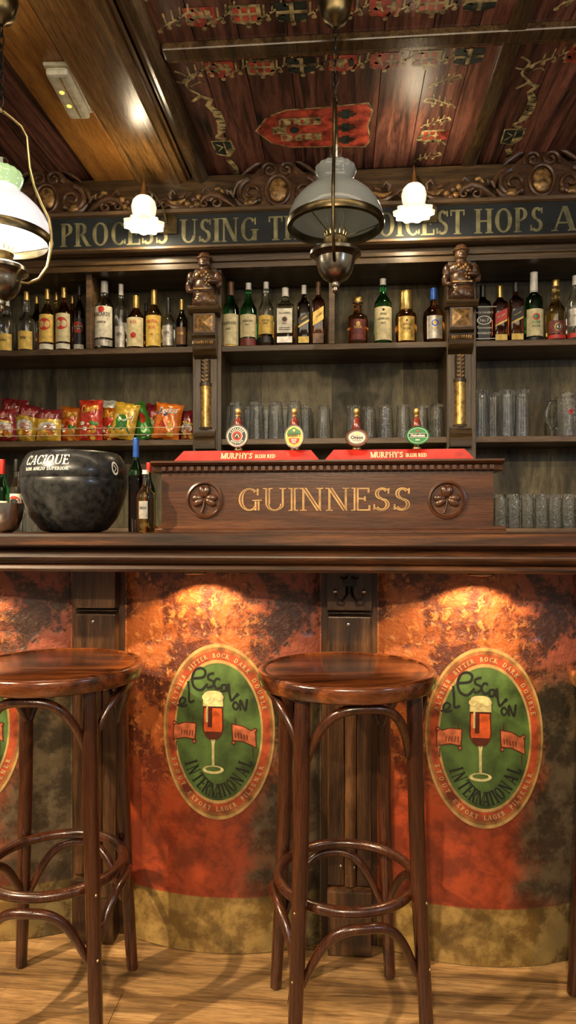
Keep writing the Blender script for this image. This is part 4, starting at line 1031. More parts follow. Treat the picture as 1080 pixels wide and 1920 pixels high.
def pendant(px_, Y, rim_py, R_, lit, rz, label, zrose=2.74, zs=1.0):
    c = P(px_, rim_py, Y); k = R_ / 90.0              # k: metres per px of the lamp as seen in the photo
    t = thing('oil_lamp_pendant', label, 'hanging lamp', (c.x, c.y, c.z), rz, 'hanging oil lamps over the bar')
    gl = 'opal_lit' if lit else 'opal_off'
    # opal shade: open collar on a dome
    outer = [(90, 4), (90.5, 12), (88, 24), (81, 42), (70, 58), (56, 72), (43, 82), (35, 88), (33, 93), (36, 102), (39, 110), (39, 117), (36, 123), (32, 127)]
    inner = [(r - 3, z) for r, z in outer[::-1]]
    b = MB(); b.lathe([(r * k, z * k * zs) for r, z in outer + inner], gl, 64, mats=[gl] * 8 + ['opal_lit_rim' if lit else gl] * 10 + [gl] * 20, wob=lambda a, r, z: 1 + (.035 * math.cos(16 * a) if z > 112 * k * zs else 0))
    b.build('glass_shade', t, sharp=1.3)
    b = MB(); b.lathe([(83 * k, 6 * k), (91.5 * k, 6 * k), (93.5 * k, 0), (92 * k, -7 * k), (84 * k, -8 * k), (82 * k, 0), (83 * k, 6 * k)], 'brass_dark', 64); b.build('shade_ring', t)
    b = MB()
    for a in (30, 150, 270): b.tube([(83 * k * math.cos(R(a)), 83 * k * math.sin(R(a)), -4 * k), (30 * k * math.cos(R(a)), 30 * k * math.sin(R(a)), -22 * k), (12 * k * math.cos(R(a)), 12 * k * math.sin(R(a)), -26 * k)], .9 * k, 'brass_dark', 6)
    b.build('shade_support', t)
    b = MB(); b.lathe([(10.5 * k, -22 * k), (13 * k, -4 * k), (17 * k, 12 * k), (15 * k, 26 * k), (12 * k, 50 * k), (12.5 * k, 146 * k), (11.5 * k, 146 * k), (11 * k, 50 * k), (14 * k, 26 * k)], 'glass_clear', 24); b.build('chimney', t)
    b = MB(); b.lathe([(.0001, -22 * k), (13 * k, -22 * k), (20 * k, -24 * k), (23 * k, -30 * k), (21 * k, -36 * k), (17 * k, -40 * k), (15 * k, -44 * k), (20 * k, -48 * k), (22 * k, -54 * k)], 'brass', 32)
    for i in range(14):
        a = 2 * PI * i / 14; b.tube([(19 * k * math.cos(a), 19 * k * math.sin(a), -26 * k), (22 * k * math.cos(a), 22 * k * math.sin(a), -16 * k), (18 * k * math.cos(a), 18 * k * math.sin(a), -7 * k)], 1.3 * k, 'brass', 5)
    b.build('burner', t)
    b = MB(); b.T = Matrix.Scale(.6 + .4 * zs, 4, (0, 0, 1)); b.lathe([(20 * k, -52 * k), (36 * k, -52 * k), (44 * k, -54 * k), (49 * k, -58 * k), (49 * k, -64 * k), (42 * k, -68 * k), (37.5 * k, -72 * k), (36 * k, -82 * k), (32 * k, -96 * k), (24 * k, -108 * k), (13 * k, -116 * k), (8 * k, -118 * k), (9 * k, -122 * k), (7 * k, -127 * k), (5 * k, -128 * k), (6 * k, -134 * k), (3 * k, -139 * k), (.0001, -140 * k)], 'old_nickel', 48); b.build('oil_font', t)
    # harp: two bowed arms from the chain down to the font
    pts = [(4, 238), (22, 224), (40, 208), (50, 188), (52, 160), (55, 130), (64, 95), (78, 62), (91, 35), (95, 8), (94, -25), (88, -55), (72, -78), (52, -86), (38, -84)]
    for s_ in (-1, 1):
        b = MB(); qs = []
        D_ = Draw(); D_.stroke([(a, c_) for a, c_ in pts], 1, 'ink', 1)
        b.tube([(s_ * a * k, 0, c_ * k) for a, c_ in pts], [3.2 * k] * len(pts), 'brass' if lit else 'brass_dark', 10); b.build('harp_arm', t)
    b = MB(); b.lathe([(.0001, 232 * k), (5 * k, 232 * k), (7 * k, 238 * k), (5 * k, 245 * k), (.0001, 246 * k)], 'brass_dark', 16)
    zt_ = zrose - c.z; zl_ = 246 * k; n_ = max(2, int((zt_ - .10 - zl_) / .030)); st_ = (zt_ - .098 - zl_) / n_
    b.build('hanger', t)
    b = MB()
    for i in range(n_):
        z_ = zl_ + st_ * (i + .5); hh = st_ * .68; ww = .0085
        pt = [((ww * math.cos(a)), 0, z_ + hh * math.sin(a)) for a in [2 * PI * j / 16 for j in range(16)]]
        if i % 2: pt = [(p[1], p[0], p[2]) for p in pt]
        b.tube(pt, .0026, 'iron', 6, closed=True)
    b.build('chain', t)
    b = MB(); b.lathe([(.0001, zt_ - .100), (.008, zt_ - .099), (.016, zt_ - .090), (.034, zt_ - .080), (.044, zt_ - .060), (.052, zt_ - .025), (.054, zt_ - .012), (.058, zt_ - .008), (.060, zt_ - .0005)], 'brass_dark', 32); b.build('ceiling_rose', t)
    if lit:
        b = MB(); b.ball((0, 0, 20 * k), 9 * k, 9 * k, 16 * k, 'bulb_lit', 16, 10); b.build('bulb', t)
        lamp('pendant_bulb', 'POINT', (c.x, c.y, c.z + 6 * k), 16, (1, .93, .78), .04)
        lamp('pendant_glow', 'POINT', (c.x - .02, c.y - .02, c.z - .06), 5, (1, .95, .75), .03)
pendant(629, 2.11, 420, .144, False, R(90 - 2), 'hanging oil lamp with an unlit grey glass shade in the middle', zs=.88)
pendant(2, 2.02, 446, .146, True, R(3), 'lit white hanging oil lamp cut by the left edge', zrose=2.74)

e0, e1 = PC(104, 117, 2.71), PC(152, 209, 2.71); d_ = (e1 - e0); ln = d_.length
em = thing('emergency_light', 'pale plastic emergency light with two small amber lamps on the ceiling beam', 'emergency light', ((e0.x + e1.x) / 2, (e0.y + e1.y) / 2, 2.7145), math.atan2(d_.y, d_.x) - R(90))
b = MB(); b.box(-.045, .045, -ln / 2, ln / 2, -.012, 0, 'plastic_white', .004); b.box(-.040, .040, -ln / 2 + .008, ln / 2 - .008, -.042, -.0125, 'plastic_white', .016); b.build('housing', em)
b = MB(); b.box(.004, .010, -ln / 2 + .02, ln / 2 - .02, -.0435, -.0425, 'em_gold'); b.build('ridge', em)
for yy2 in (-.035, .045):
    b = MB(); b.lathe([(.0001, -.0450), (.008, -.0445), (.010, -.0405)], 'indicator', 18, cx=-.014, cy=yy2); b.build('indicator_lamp', em)
# ================================================================ BOTTLES
PROF = {
 'round': [(0, 0), (.90, 0), (1, .02), (1, .56), (.96, .61), (.62, .69), (.38, .76), (.32, .83), (.30, .955), (.36, .96), (.36, .985), (0, .985)],
 'wine':  [(0, 0), (.92, 0), (1, .015), (1, .60), (.95, .65), (.60, .72), (.36, .77), (.33, .90), (.33, .955), (.38, .96), (.38, .985), (0, .985)],
 'square': [(0, 0), (.92, 0), (1, .02), (1, .64), (.93, .70), (.52, .75), (.36, .80), (.32, .85), (.30, .955), (.38, .96), (.38, .985), (0, .985)],
 'tallneck': [(0, 0), (.92, 0), (1, .02), (1, .48), (.94, .54), (.55, .62), (.36, .68), (.40, .74), (.34, .80), (.33, .955), (.40, .96), (.40, .985), (0, .985)],
 'squat': [(0, 0), (.80, 0), (.90, .02), (1, .30), (1, .50), (.92, .58), (.60, .65), (.34, .70), (.32, .80), (.30, .955), (.38, .96), (.38, .985), (0, .985)],
 'decanter': [(0, 0), (.82, 0), (.90, .02), (1, .40), (1, .52), (.90, .62), (.50, .68), (.40, .72), (.38, .85), (.48, .87), (.48, .90), (.34, .92), (.44, .94), (.44, .98), (0, .985)],
 'bulb': [(0, 0), (.92, 0), (1, .02), (1, .58), (.90, .64), (.50, .69), (.40, .72), (.52, .77), (.46, .83), (.36, .88), (.34, .955), (.40, .96), (.40, .985), (0, .985)],
}
def bottle(px_, ytop, rpx, Y, zs, kind, body, cap, labs, label, capz=.86, liquid=None, group=None, cat='bottle'):
    s = SC(px_, Y); Rb = rpx / s; H = PZ(px_, ytop, Y) - zs; x = PX(px_, Y)
    t = thing('bottle', label, cat, (x, Y, zs + .0008), 0, group)
    pr = PROF[kind]; sq = kind == 'square'
    # refine profile
    pts = []
    for (r0, z0), (r1, z1) in zip(pr, pr[1:]):
        n = 3 if z1 - z0 > .03 else 1
        for i in range(n):
            pts.append((r0 + (r1 - r0) * i / n, z0 + (z1 - z0) * i / n))
    pts.append(pr[-1]); pts = [(max(r, .0005) * Rb, z * H) for r, z in pts if z <= capz + .02] if cap else [(max(r, .0005) * Rb, z * H) for r, z in pts]
    if cap: pts.append((.0004, pts[-1][1] + .0005))
    def wob(a, r, z):
        if not sq or r < .6 * Rb: return 1
        c, n = abs(math.cos(a)), abs(math.sin(a)); return .90 / ((c ** 6 + n ** 6) ** (1 / 6)) * 1.04
    ms = [(liquid[0] if liquid and z0 < liquid[1] * H else body) for (_, z0) in pts]
    b = MB(); b.lathe(pts, body, 28, wob=wob if sq else None, mats=ms); b.build('glass_body', t, sharp=.9)
    if cap:
        rc = [r for r, z in pr if z <= capz][-1] * Rb + .0012
        b = MB(); b.lathe([(rc * .98, capz * H - .001), (rc, capz * H), (rc * .93, .985 * H), (rc * 1.02, .988 * H), (rc * .98, H), (.0002, H)], cap, 20); b.build('cap', t)
    for L_ in labs:
        z0, z1, m = L_[0] * H, L_[1] * H, L_[2]; half = L_[3] if len(L_) > 3 and L_[3] else 1.15; D = L_[4] if len(L_) > 4 else None; slant = L_[5] if len(L_) > 5 else 0
        ro = Rb * 1.012 + .0004
        if sq: mp = lambda a, z, l: (a * .88 * Rb * .86, -(Rb * .945 + .0006 + l * .0005), z)
        else: mp = lambda a, z, l: ((ro + l * .0004) * math.sin(a), -(ro + l * .0004) * math.cos(a), z)
        b = MB(); b.keep = True; n = 14; D2 = Draw()
        for i in range(n):
            a, c_ = -half + 2 * half * i / n, -half + 2 * half * (i + 1) / n; sl = slant * H
            D2.poly([(a, z0 + sl * a), (c_, z0 + sl * c_), (c_, z1 + sl * c_), (a, z1 + sl * a)], m, 0)
        if D:
            zc = (z0 + z1) / 2; hh = (z1 - z0) / 2; kk = (Rb * .88 * .86) if sq else ro
            for poly, mm, l in D.p: D2.poly([(a * hh / kk, zc + c_ * hh + slant * H * a * hh / kk) for a, c_ in poly], mm, 1 + l)
        b.decal(D2, mp, 1.0); b.build('label', t)
    return t
def LB(lines, m='ink', em=None, ey=0, er=.3, bars=2):     # a small printed label design in units of half its height
    D = Draw()
    if em: D.ell(0, ey, er, er, em, 1, 20); D.ell(0, ey, er * .6, er * .6, m, 2, 16)
    for (st_, y, h) in lines: D.text(st_, 0, y, h, m, 2, 'c', T=.2, t=.12, wscale=.8)
    for i in range(bars): D.rect(-.45, .45, -.62 - .14 * i, -.57 - .14 * i, m, 1)
    return D
D43 = Draw(); D43.ell(0, 0, .62, .62, 'label_gold', 1, 24); D43.ell(0, 0, .52, .52, 'label_black', 2, 24); D43.font('43', 0, -.28, .85, 'white_print', 3)
DHC = Draw(); DHC.ell(0, .28, .44, .44, 'label_red', 1, 24); DHC.font('Havana', 0, .30, .26, 'label_cream', 2); DHC.font('Club', 0, .10, .24, 'label_cream', 2); DHC.rect(-.5, .5, -.38, -.33, 'label_red', 1); DHC.rect(-.4, .5, -.66, -.52, 'label_red', 1)
DJD = Draw(); [DJD.rect(-.72, .72, y, y + .03, 'white_print', 1) for y in (.92, -.95)]; DJD.ell(0, .15, .42, .26, 'white_print', 1, 22, 1, .85); DJD.font("JACK DANIEL'S", 0, .55, .155, 'white_print', 1); DJD.font('No.7', 0, .06, .26, 'white_print', 1); DJD.font('Tennessee', 0, -.35, .20, 'white_print', 1); DJD.font('WHISKEY', 0, -.68, .19, 'white_print', 1)
DBC = LB([('BACARDI', .35, .26), ('SUPERIOR', -.1, .13)], 'ink', None); DBC.ell(0, .78, .20, .20, 'label_red', 1, 18); DBC.rect(-.5, .5, -.50, -.2, 'badge_grey', 0.5)
ZU_, ZL_, ZW_ = z_up + .0, z_lo + .0, z_wt
F, Bk = 3.195, 3.30
cr, wh, ye, go, bl, re = 'label_cream', 'label_white', 'label_yellow', 'label_gold', 'label_black', 'label_red'
GU = 'bottles on the upper shelf'
BS = [
 # middle bay
 (433, 530, 15.8, F, 'round', 'glass_green', 'cap_brown', [(.05, .50, cr, 1.2, LB([('GLENLIVET', .3, .17), ('AGED 12', -.05, .12)], 'ink', None)), (.02, .045, 'label_yellow', 1.2)], 'green bottle with cream label and brown cap, leftmost in the middle bay', .80, None),
 (466, 532, 15.8, F, 'round', 'glass_green', 'cap_white', [(.16, .50, cr, 1.2, LB([('GLENLIVET', .3, .18), ('MALT', 0, .14)])), (.03, .14, 'label_maroon', 1.2)], 'green bottle with cream label and maroon band at its foot', .90, None),
 (499, 530, 14.6, F, 'round', 'glass_clear', 'cap_white', [(.20, .48, ye, 1.2, LB([('SCOTCH', .3, .2), ('WHISKY', 0, .2)])), (.07, .16, bl, 1.2)], 'clear bottle with a yellow label above a black band', .90, ('glass_amber', .30)),
 (535, 541, 18.6, F, 'square', 'glass_clear', 'cap_white', [(.22, .62, wh, 1.0, LB([('BALLANTINES', .55, .14), ('FINEST', -.3, .14)], 'ink', 'label_maroon', .1, .22)), (.06, .16, 'badge_grey', 1.0)], 'square clear whisky bottle with a large white label', .86, ('glass_amber', .24)),
 (570, 536, 13.2, F, 'square', 'glass_dark', 'cap_white', [(.40, .50, bl, 1.0, LB([('WALKER', -.25, .6)], 'label_gold', bars=0), .05), (.35, .38, go, 1.0, None, .05), (.06, .16, ye, 1.0)], 'dark square bottle with a slanted black and gold label, left of the brown one', .86, None),
 (597, 530, 13.2, F, 'square', 'glass_rum', 'cap_brown', [(.36, .56, go, 1.0, LB([('WALKER', -.1, .3)], 'ink', bars=0), .05), (.05, .20, 'cap_brown', 1.0)], 'dark brown square bottle with a slanted gold label beside the shelf divider', .80, None),
 (671, 560, 19.5, F, 'decanter', 'glass_amber', 'cap_gold', [(.10, .52, 'label_maroon', .75, LB([('ROYAL', .1, .25)], 'label_gold', 'label_gold', .55, .2))], 'squat amber decanter with a maroon oval label, right of the divider', .90, None),
 (718, 524, 16.5, F, 'wine', 'glass_green', 'cap_white', [(.07, .56, cr, 1.25, LB([('SINGLE', .5, .12), ('LAPHROAIG', .2, .13), ('MALT', -.05, .12)], 'ink', 'ink', .8, .08))], 'tall green bottle with a long cream label, right part of the middle bay', .91, None),
 (761, 548, 20, F, 'squat', 'glass_amber', 'cap_gold', [(.06, .50, go, .8, LB([('CHIVAS', .2, .2), ('REGAL', -.1, .2)], 'ink', 'label_cream', .65, .15))], 'round shouldered amber bottle with gold neck and gold label', .66, None),
 (813, 542, 20, F, 'squat', 'glass_amber', 'cap_blue', [(.08, .48, 'badge_grey', .75, LB([('CHIVAS', -.2, .2)], 'label_gold', 'cap_blue', .35, .3))], 'round shouldered amber bottle with a blue neck next to the right pilaster', .80, None),
 # right bay
 (905, 536, 14.5, F, 'square', 'glass_dark', 'cap_black', [(.05, .62, bl, 1.0, DJD)], 'square bottle with a black and white label, closest to the right pilaster', .80, None),
 (937, 537, 14.2, F, 'square', 'glass_rum', 'cap_gold', [(.36, .54, re, 1.0, LB([('RED LABEL', -.1, .28)], 'label_cream', bars=0), .05), (.32, .35, go, 1.0, None, .05), (.04, .14, ye, 1.0)], 'square brown bottle with a slanted red label', .80, None),
 (967, 530, 14.2, F, 'square', 'glass_rum', 'cap_black', [(.38, .54, bl, 1.0, LB([('BLACK LABEL', -.1, .22)], 'label_gold', bars=0), .05), (.34, .37, go, 1.0, None, .05), (.04, .14, ye, 1.0)], 'square brown bottle with a slanted black label, in the right bay', .84, None),
 (1001, 512, 16.8, F, 'bulb', 'glass_green_dark', 'cap_white', [(.08, .46, cr, 1.1, LB([('JAGER', -.1, .2), ('MEISTER', -.35, .15)], 'badge_green', 'label_red', .4, .26)), (.02, .06, bl, 1.2)], 'tall dark green bottle with silver neck and arched cream label', .72, None),
 (1042, 526, 17.8, F, 'tallneck', 'glass_gold', 'cap_gold', [(.12, .32, 'label_maroon', 1.1, D43), (.04, .10, re, 1.1)], 'golden liqueur bottle with the number 43 on a red label', .90, None),
 (1079, 518, 17, F, 'round', 'glass_clear', 'cap_white', [(.22, .48, 'badge_grey', 1.1, LB([('VODKA', .0, .3)])), (.05, .12, re, 1.2)], 'clear bottle with a grey label and red band at the right edge', .86, None),
 # left bays
 (12, 562, 15, F, 'bulb', 'glass_smoke', 'cap_white', [(.04, .34, 'label_yellow', 1.1, LB([('TEQUILA', .1, .24)]))], 'knobbly clear bottle with an olive yellow label, leftmost below the lit lamp', .88, None),
 (50, 548, 14.8, F, 'tallneck', 'glass_clear', 'cap_gold', [(.05, .34, 'label_yellow', 1.15, LB([('RUM', .1, .3)]))], 'clear netted bottle with a gold cap and olive yellow label', .86, None),
 (69, 556, 12, Bk, 'round', 'glass_dark', 'cap_gold', [(.1, .4, 'label_maroon', 1.1, LB([('RUM', .1, .3)], 'label_gold'))], 'dark bottle in the back row behind the netted bottle', .88, None),
 (89, 543, 14.6, F, 'round', 'glass_gold', 'cap_gold', [(.15, .58, 'label_yellow', 1.2, DHC), (.04, .12, wh, 1.2)], 'golden rum bottle with a yellow label and red roundel', .84, None),
 (106, 549, 11, Bk, 'round', 'glass_gold', 'cap_gold', [(.1, .4, cr, 1.1, LB([('RUM', .1, .3)]))], 'golden bottle in the back row between two rum bottles', .88, None),
 (120, 540, 14.6, F, 'round', 'glass_amber', 'cap_gold', [(.15, .58, cr, 1.2, DHC), (.04, .12, wh, 1.2)], 'amber rum bottle with a cream label and red roundel', .84, None),
 (136, 556, 11, Bk, 'round', 'glass_rum', 'cap_gold', [(.1, .4, 'label_maroon', 1.1, LB([('RON', .1, .3)], 'label_gold'))], 'dark brown bottle in the back row left of the divider', .88, None),
 (149, 537, 10, F, 'wine', 'glass_dark', 'cap_black', [(.12, .50, bl, 1.2, DHC), (.04, .11, wh, 1.2)], 'slim dark bottle with black label and red roundel, touching the divider', .86, None),
 (196, 529, 18, F, 'wine', 'glass_clear', 'cap_white', [(.18, .62, wh, 1.2, DBC), (.06, .15, 'badge_grey', 1.2)], 'clear white rum bottle with white label, right of the divider', .84, ('glass_smoke', .6)),
 (227, 534, 11.5, F, 'wine', 'glass_clear', 'cap_white', [(.05, .36, 'badge_grey', .9, LB([('GIN', .1, .3)]))], 'slim clear bottle with a white stopper', .84, None),
 (255, 556, 17, F, 'round', 'glass_amber', 'cap_gold', [(.06, .58, cr, 1.15, LB([('RON', .55, .2), ('VIEJO', .2, .05)], 'label_red', 'label_red', -.25, .2))], 'short amber rum bottle with a cream label, second bay', .78, None),
 (274, 570, 9, Bk, 'round', 'glass_dark', 'cap_black', [], 'small black capped bottle in the back row of the second bay', .86, None),
 (289, 545, 15, F, 'round', 'glass_gold', 'cap_gold', [(.06, .56, 'label_yellow', 1.2, LB([('BRUGAL', .5, .2), ('RON', .1, .2)], 'label_red', 'label_red', -.25, .05))], 'rum bottle with a bright yellow label and long gold cap', .76, None),
 (316, 560, 12, F, 'squat', 'glass_smoke', 'cap_black', [(.08, .46, 'badge_grey', .9, LB([('GIN', .1, .3)]))], 'squat grey glass bottle with a black cap', .74, None),
 (341, 563, 10.5, F, 'round', 'glass_dark', 'cap_gold', [(.10, .44, 'cap_brown', 1.0, LB([('RUM', .1, .3)], 'label_gold'))], 'dark bottle with a gold cap beside the left pilaster', .80, None),
]
for (p_, yt_, r_, Y_, kd, bd, cp, lb, nm, cz, lq) in BS: bottle(p_, yt_, r_, Y_, ZU_, kd, bd, cp, lb, nm, cz, lq, GU)

# bottles standing on the bar, left
bottle(255, 822, 14, 1.87, CT + .001, 'wine', 'glass_green', 'cap_blue', [], 'tall wine bottle with a bright blue neck on the bar beside the black pot', .80, ('glass_dark', .6), None)
bottle(273, 882, 17, 1.76, CT + .001, 'round', 'glass_clear', 'cap_white', [(.22, .50, 'badge_grey', .5, LB([('ORUJO', .1, .25)]))], 'short clear bottle with a white cap, in front of the wine bottle', .94, ('glass_gold', .45), None)
bottle(279, 868, 13, 2.0, CT + .001, 'round', 'glass_green_dark', 'cap_red', [(.08, .56, 'label_yellow', 1.2, LB([('R', -.3, .9)], 'label_red', bars=0))], 'bottle with a red cap and yellow label beside the long box', .86, None, None)
bottle(4, 862, 13, 2.05, CT + .001, 'round', 'glass_green', 'cap_red', [(.12, .42, wh, 1.2, LB([('BITTER', .1, .3)], 'label_red'))], 'green bottle with a red cap behind the steel bowl', .80, ('glass_dark', .35), None)
bottle(31, 862, 11.5, 2.05, CT + .001, 'round', 'glass_clear', 'cap_black', [(.28, .52, wh, 1.2, LB([('VERMUT', .0, .35)], 'ink', 'label_red', .0, .75, 0))], 'clear bottle with a black cap and red disc label, left of the pot', .84, None, None)
bottle(56, 880, 10, 2.12, CT + .001, 'wine', 'glass_smoke', None, [], 'pale greenish glass bottle partly hidden behind the black pot', .9, None, None)

# ================================================================ GLASSES
def glass_obj(name, rt, rb, h, kind, label, cat, grp):      # stored upside down: the foot is on top
    t = thing(name, label, cat, (0, 0, 0), 0, grp); b = MB()
    th = .0022
    if kind == 'tumbler':
        pr = [(rb, 0), (rb, .002), (rb + (rt - rb) * .55, h * .45), (rt, h * .85), (rt, h), (.0005, h), ]; inn = [(.0005, h - .012), (rt - th, h - .012), (rt - th, h * .85), (rb + (rt - rb) * .55 - th, h * .45), (rb - th, .0)]
        wb = lambda a, r, z: 1 + .045 * math.cos(12 * a) * (1 if z > .25 * h and r > .5 * rt else 0)
    elif kind == 'pint':
        pr = [(rb, 0), (rb * 1.0, h * .15), (rb * .93, h * .5), (rt, h * .92), (rt * 1.05, h), (.0005, h)]; inn = [(.0005, h - .018), (rt - th, h - .02), (rb * .93 - th, h * .5), (rb - th, h * .15), (rb - th, 0)]
        wb = lambda a, r, z: 1 + .05 * math.cos(12 * a) * (1 if r > .5 * rt else 0)
    else:
        pr = [(rb, 0), (rb, h * .1), (rb * 1.02, h * .2), (rb * 1.02, h * .85), (rb * .95, h * .97), (rb * .93, h), (.0005, h)]; inn = [(.0005, h - .014), (rb * .85, h - .016), (rb * .88, h * .8), (rb * .88, h * .2), (rb * .88, 0)]
        wb = lambda a, r, z: 1 + (.045 * math.cos(9 * a) * math.cos(z / h * 18) if r > .9 * rb and .12 * h < z < .9 * h else 0)
    full = []
    for (r0, z0), (r1, z1) in zip(pr, pr[1:]):
        n = 6 if kind == 'dimple' and abs(z1 - z0) > .3 * h else 2
        full += [(r0 + (r1 - r0) * i / n, z0 + (z1 - z0) * i / n) for i in range(n)]
    full += [pr[-1]] + inn
    b.lathe(full + [full[0]], 'glass_ware', 48, wob=wb); b.build('bowl', t, sharp=1.0)
    if kind == 'mug':
        b = MB(); b.tube([(-rb * .98, 0, h * .82), (-rb * 1.45, 0, h * .80), (-rb * 1.72, 0, h * .6), (-rb * 1.68, 0, h * .38), (-rb * 1.3, 0, h * .2), (-rb * .98, 0, h * .2)], .0075, 'glass_smoke', 10); b.build('handle', t)
        b = MB(); b.keep = True; D = Draw(); D.ell(0, h * .55, .012, .012, 'label_red', 1, 20); D.ell(0, h * .55, .007, .007, 'label_maroon', 2, 16)
        b.decal(D, lambda x, z, l: (x, -rb * 1.07 - .001 - .0004 * l, z), 1.0); b.build('badge', t)
    return t
def place_row(proto, spots, Z, labels):
    for i, (p_, Y_) in enumerate(spots):
        loc = (PX(p_, Y_), Y_, Z + .0006)
        if i == 0: proto.location = loc; proto['label'] = labels[0]
        else: dup(proto, loc, labels[i] and random.uniform(-.4, .4), labels[i])
ht = PZ(500, 755, F) - z_lo
sp1 = [(444, F), (481, F), (517, F), (552, F), (430, 3.30), (466, 3.30), (499, 3.30), (536, 3.30), (572, 3.30)]
g = glass_obj('tumbler', .031, .0405, ht, 'tumbler', '', 'glass', 'upturned glasses on the middle lower shelf, left of the gap')
lb_ = 'upturned clear glass in the cluster left of the lone glass, middle lower shelf'
place_row(g, sp1, z_lo, [lb_] * 9)
g2 = glass_obj('tumbler', .028, .036, PZ(607, 762, F) - z_lo, 'tumbler', 'lone upturned glass standing apart between the two clusters on the middle lower shelf', 'glass', None)
g2.location = (PX(607, F), F, z_lo + .0006)
g3 = glass_obj('tumbler', .028, .0355, PZ(757, 760, F) - z_lo, 'tumbler', '', 'glass', 'upturned glasses on the middle lower shelf, right of the gap')
place_row(g3, [(663, F), (692, 3.23), (723, F), (756, F), (790, 3.23), (819, F)], z_lo, ['upturned clear glass in the single row on the right half of the middle lower shelf'] * 6)
g4 = glass_obj('beer_glass', .030, .0315, PZ(930, 733, F) - z_lo, 'pint', '', 'glass', 'tall upturned beer glasses in the right bay')
place_row(g4, [(902, F), (925, 3.26), (950, F), (979, F), (910, 3.335), (962, 3.335)], z_lo, ['tall upturned ribbed beer glass in the right bay beside the pilaster'] * 6)
g5 = glass_obj('beer_mug', .05, .052, PZ(1060, 738, F) - z_lo, 'mug', 'heavy glass beer mug with a red badge at the right edge of the lower shelf', 'mug', None)
g5.location = (PX(1063, F), F, z_lo + .0006)
g6 = glass_obj('tumbler', .0255, .0265, .148, 'dimple', '', 'glass', 'dimpled glasses on the back worktop')
sp = [(938 + 25.5 * i, 3.09) for i in range(7)] + [(950 + 25.5 * i, 3.18) for i in range(6)]
place_row(g6, sp, z_wt, ['dimpled clear tumbler in the double row on the back worktop right of the long box'] * 13)
g7 = glass_obj('tumbler', .030, .034, .10, 'tumbler', '', 'glass', 'glasses behind the black pot')
place_row(g7, [(50, 2.09), (66, 2.06)], CT + .0005, ['small clear glass standing on the bar between the steel bowl and the black pot'] * 2)

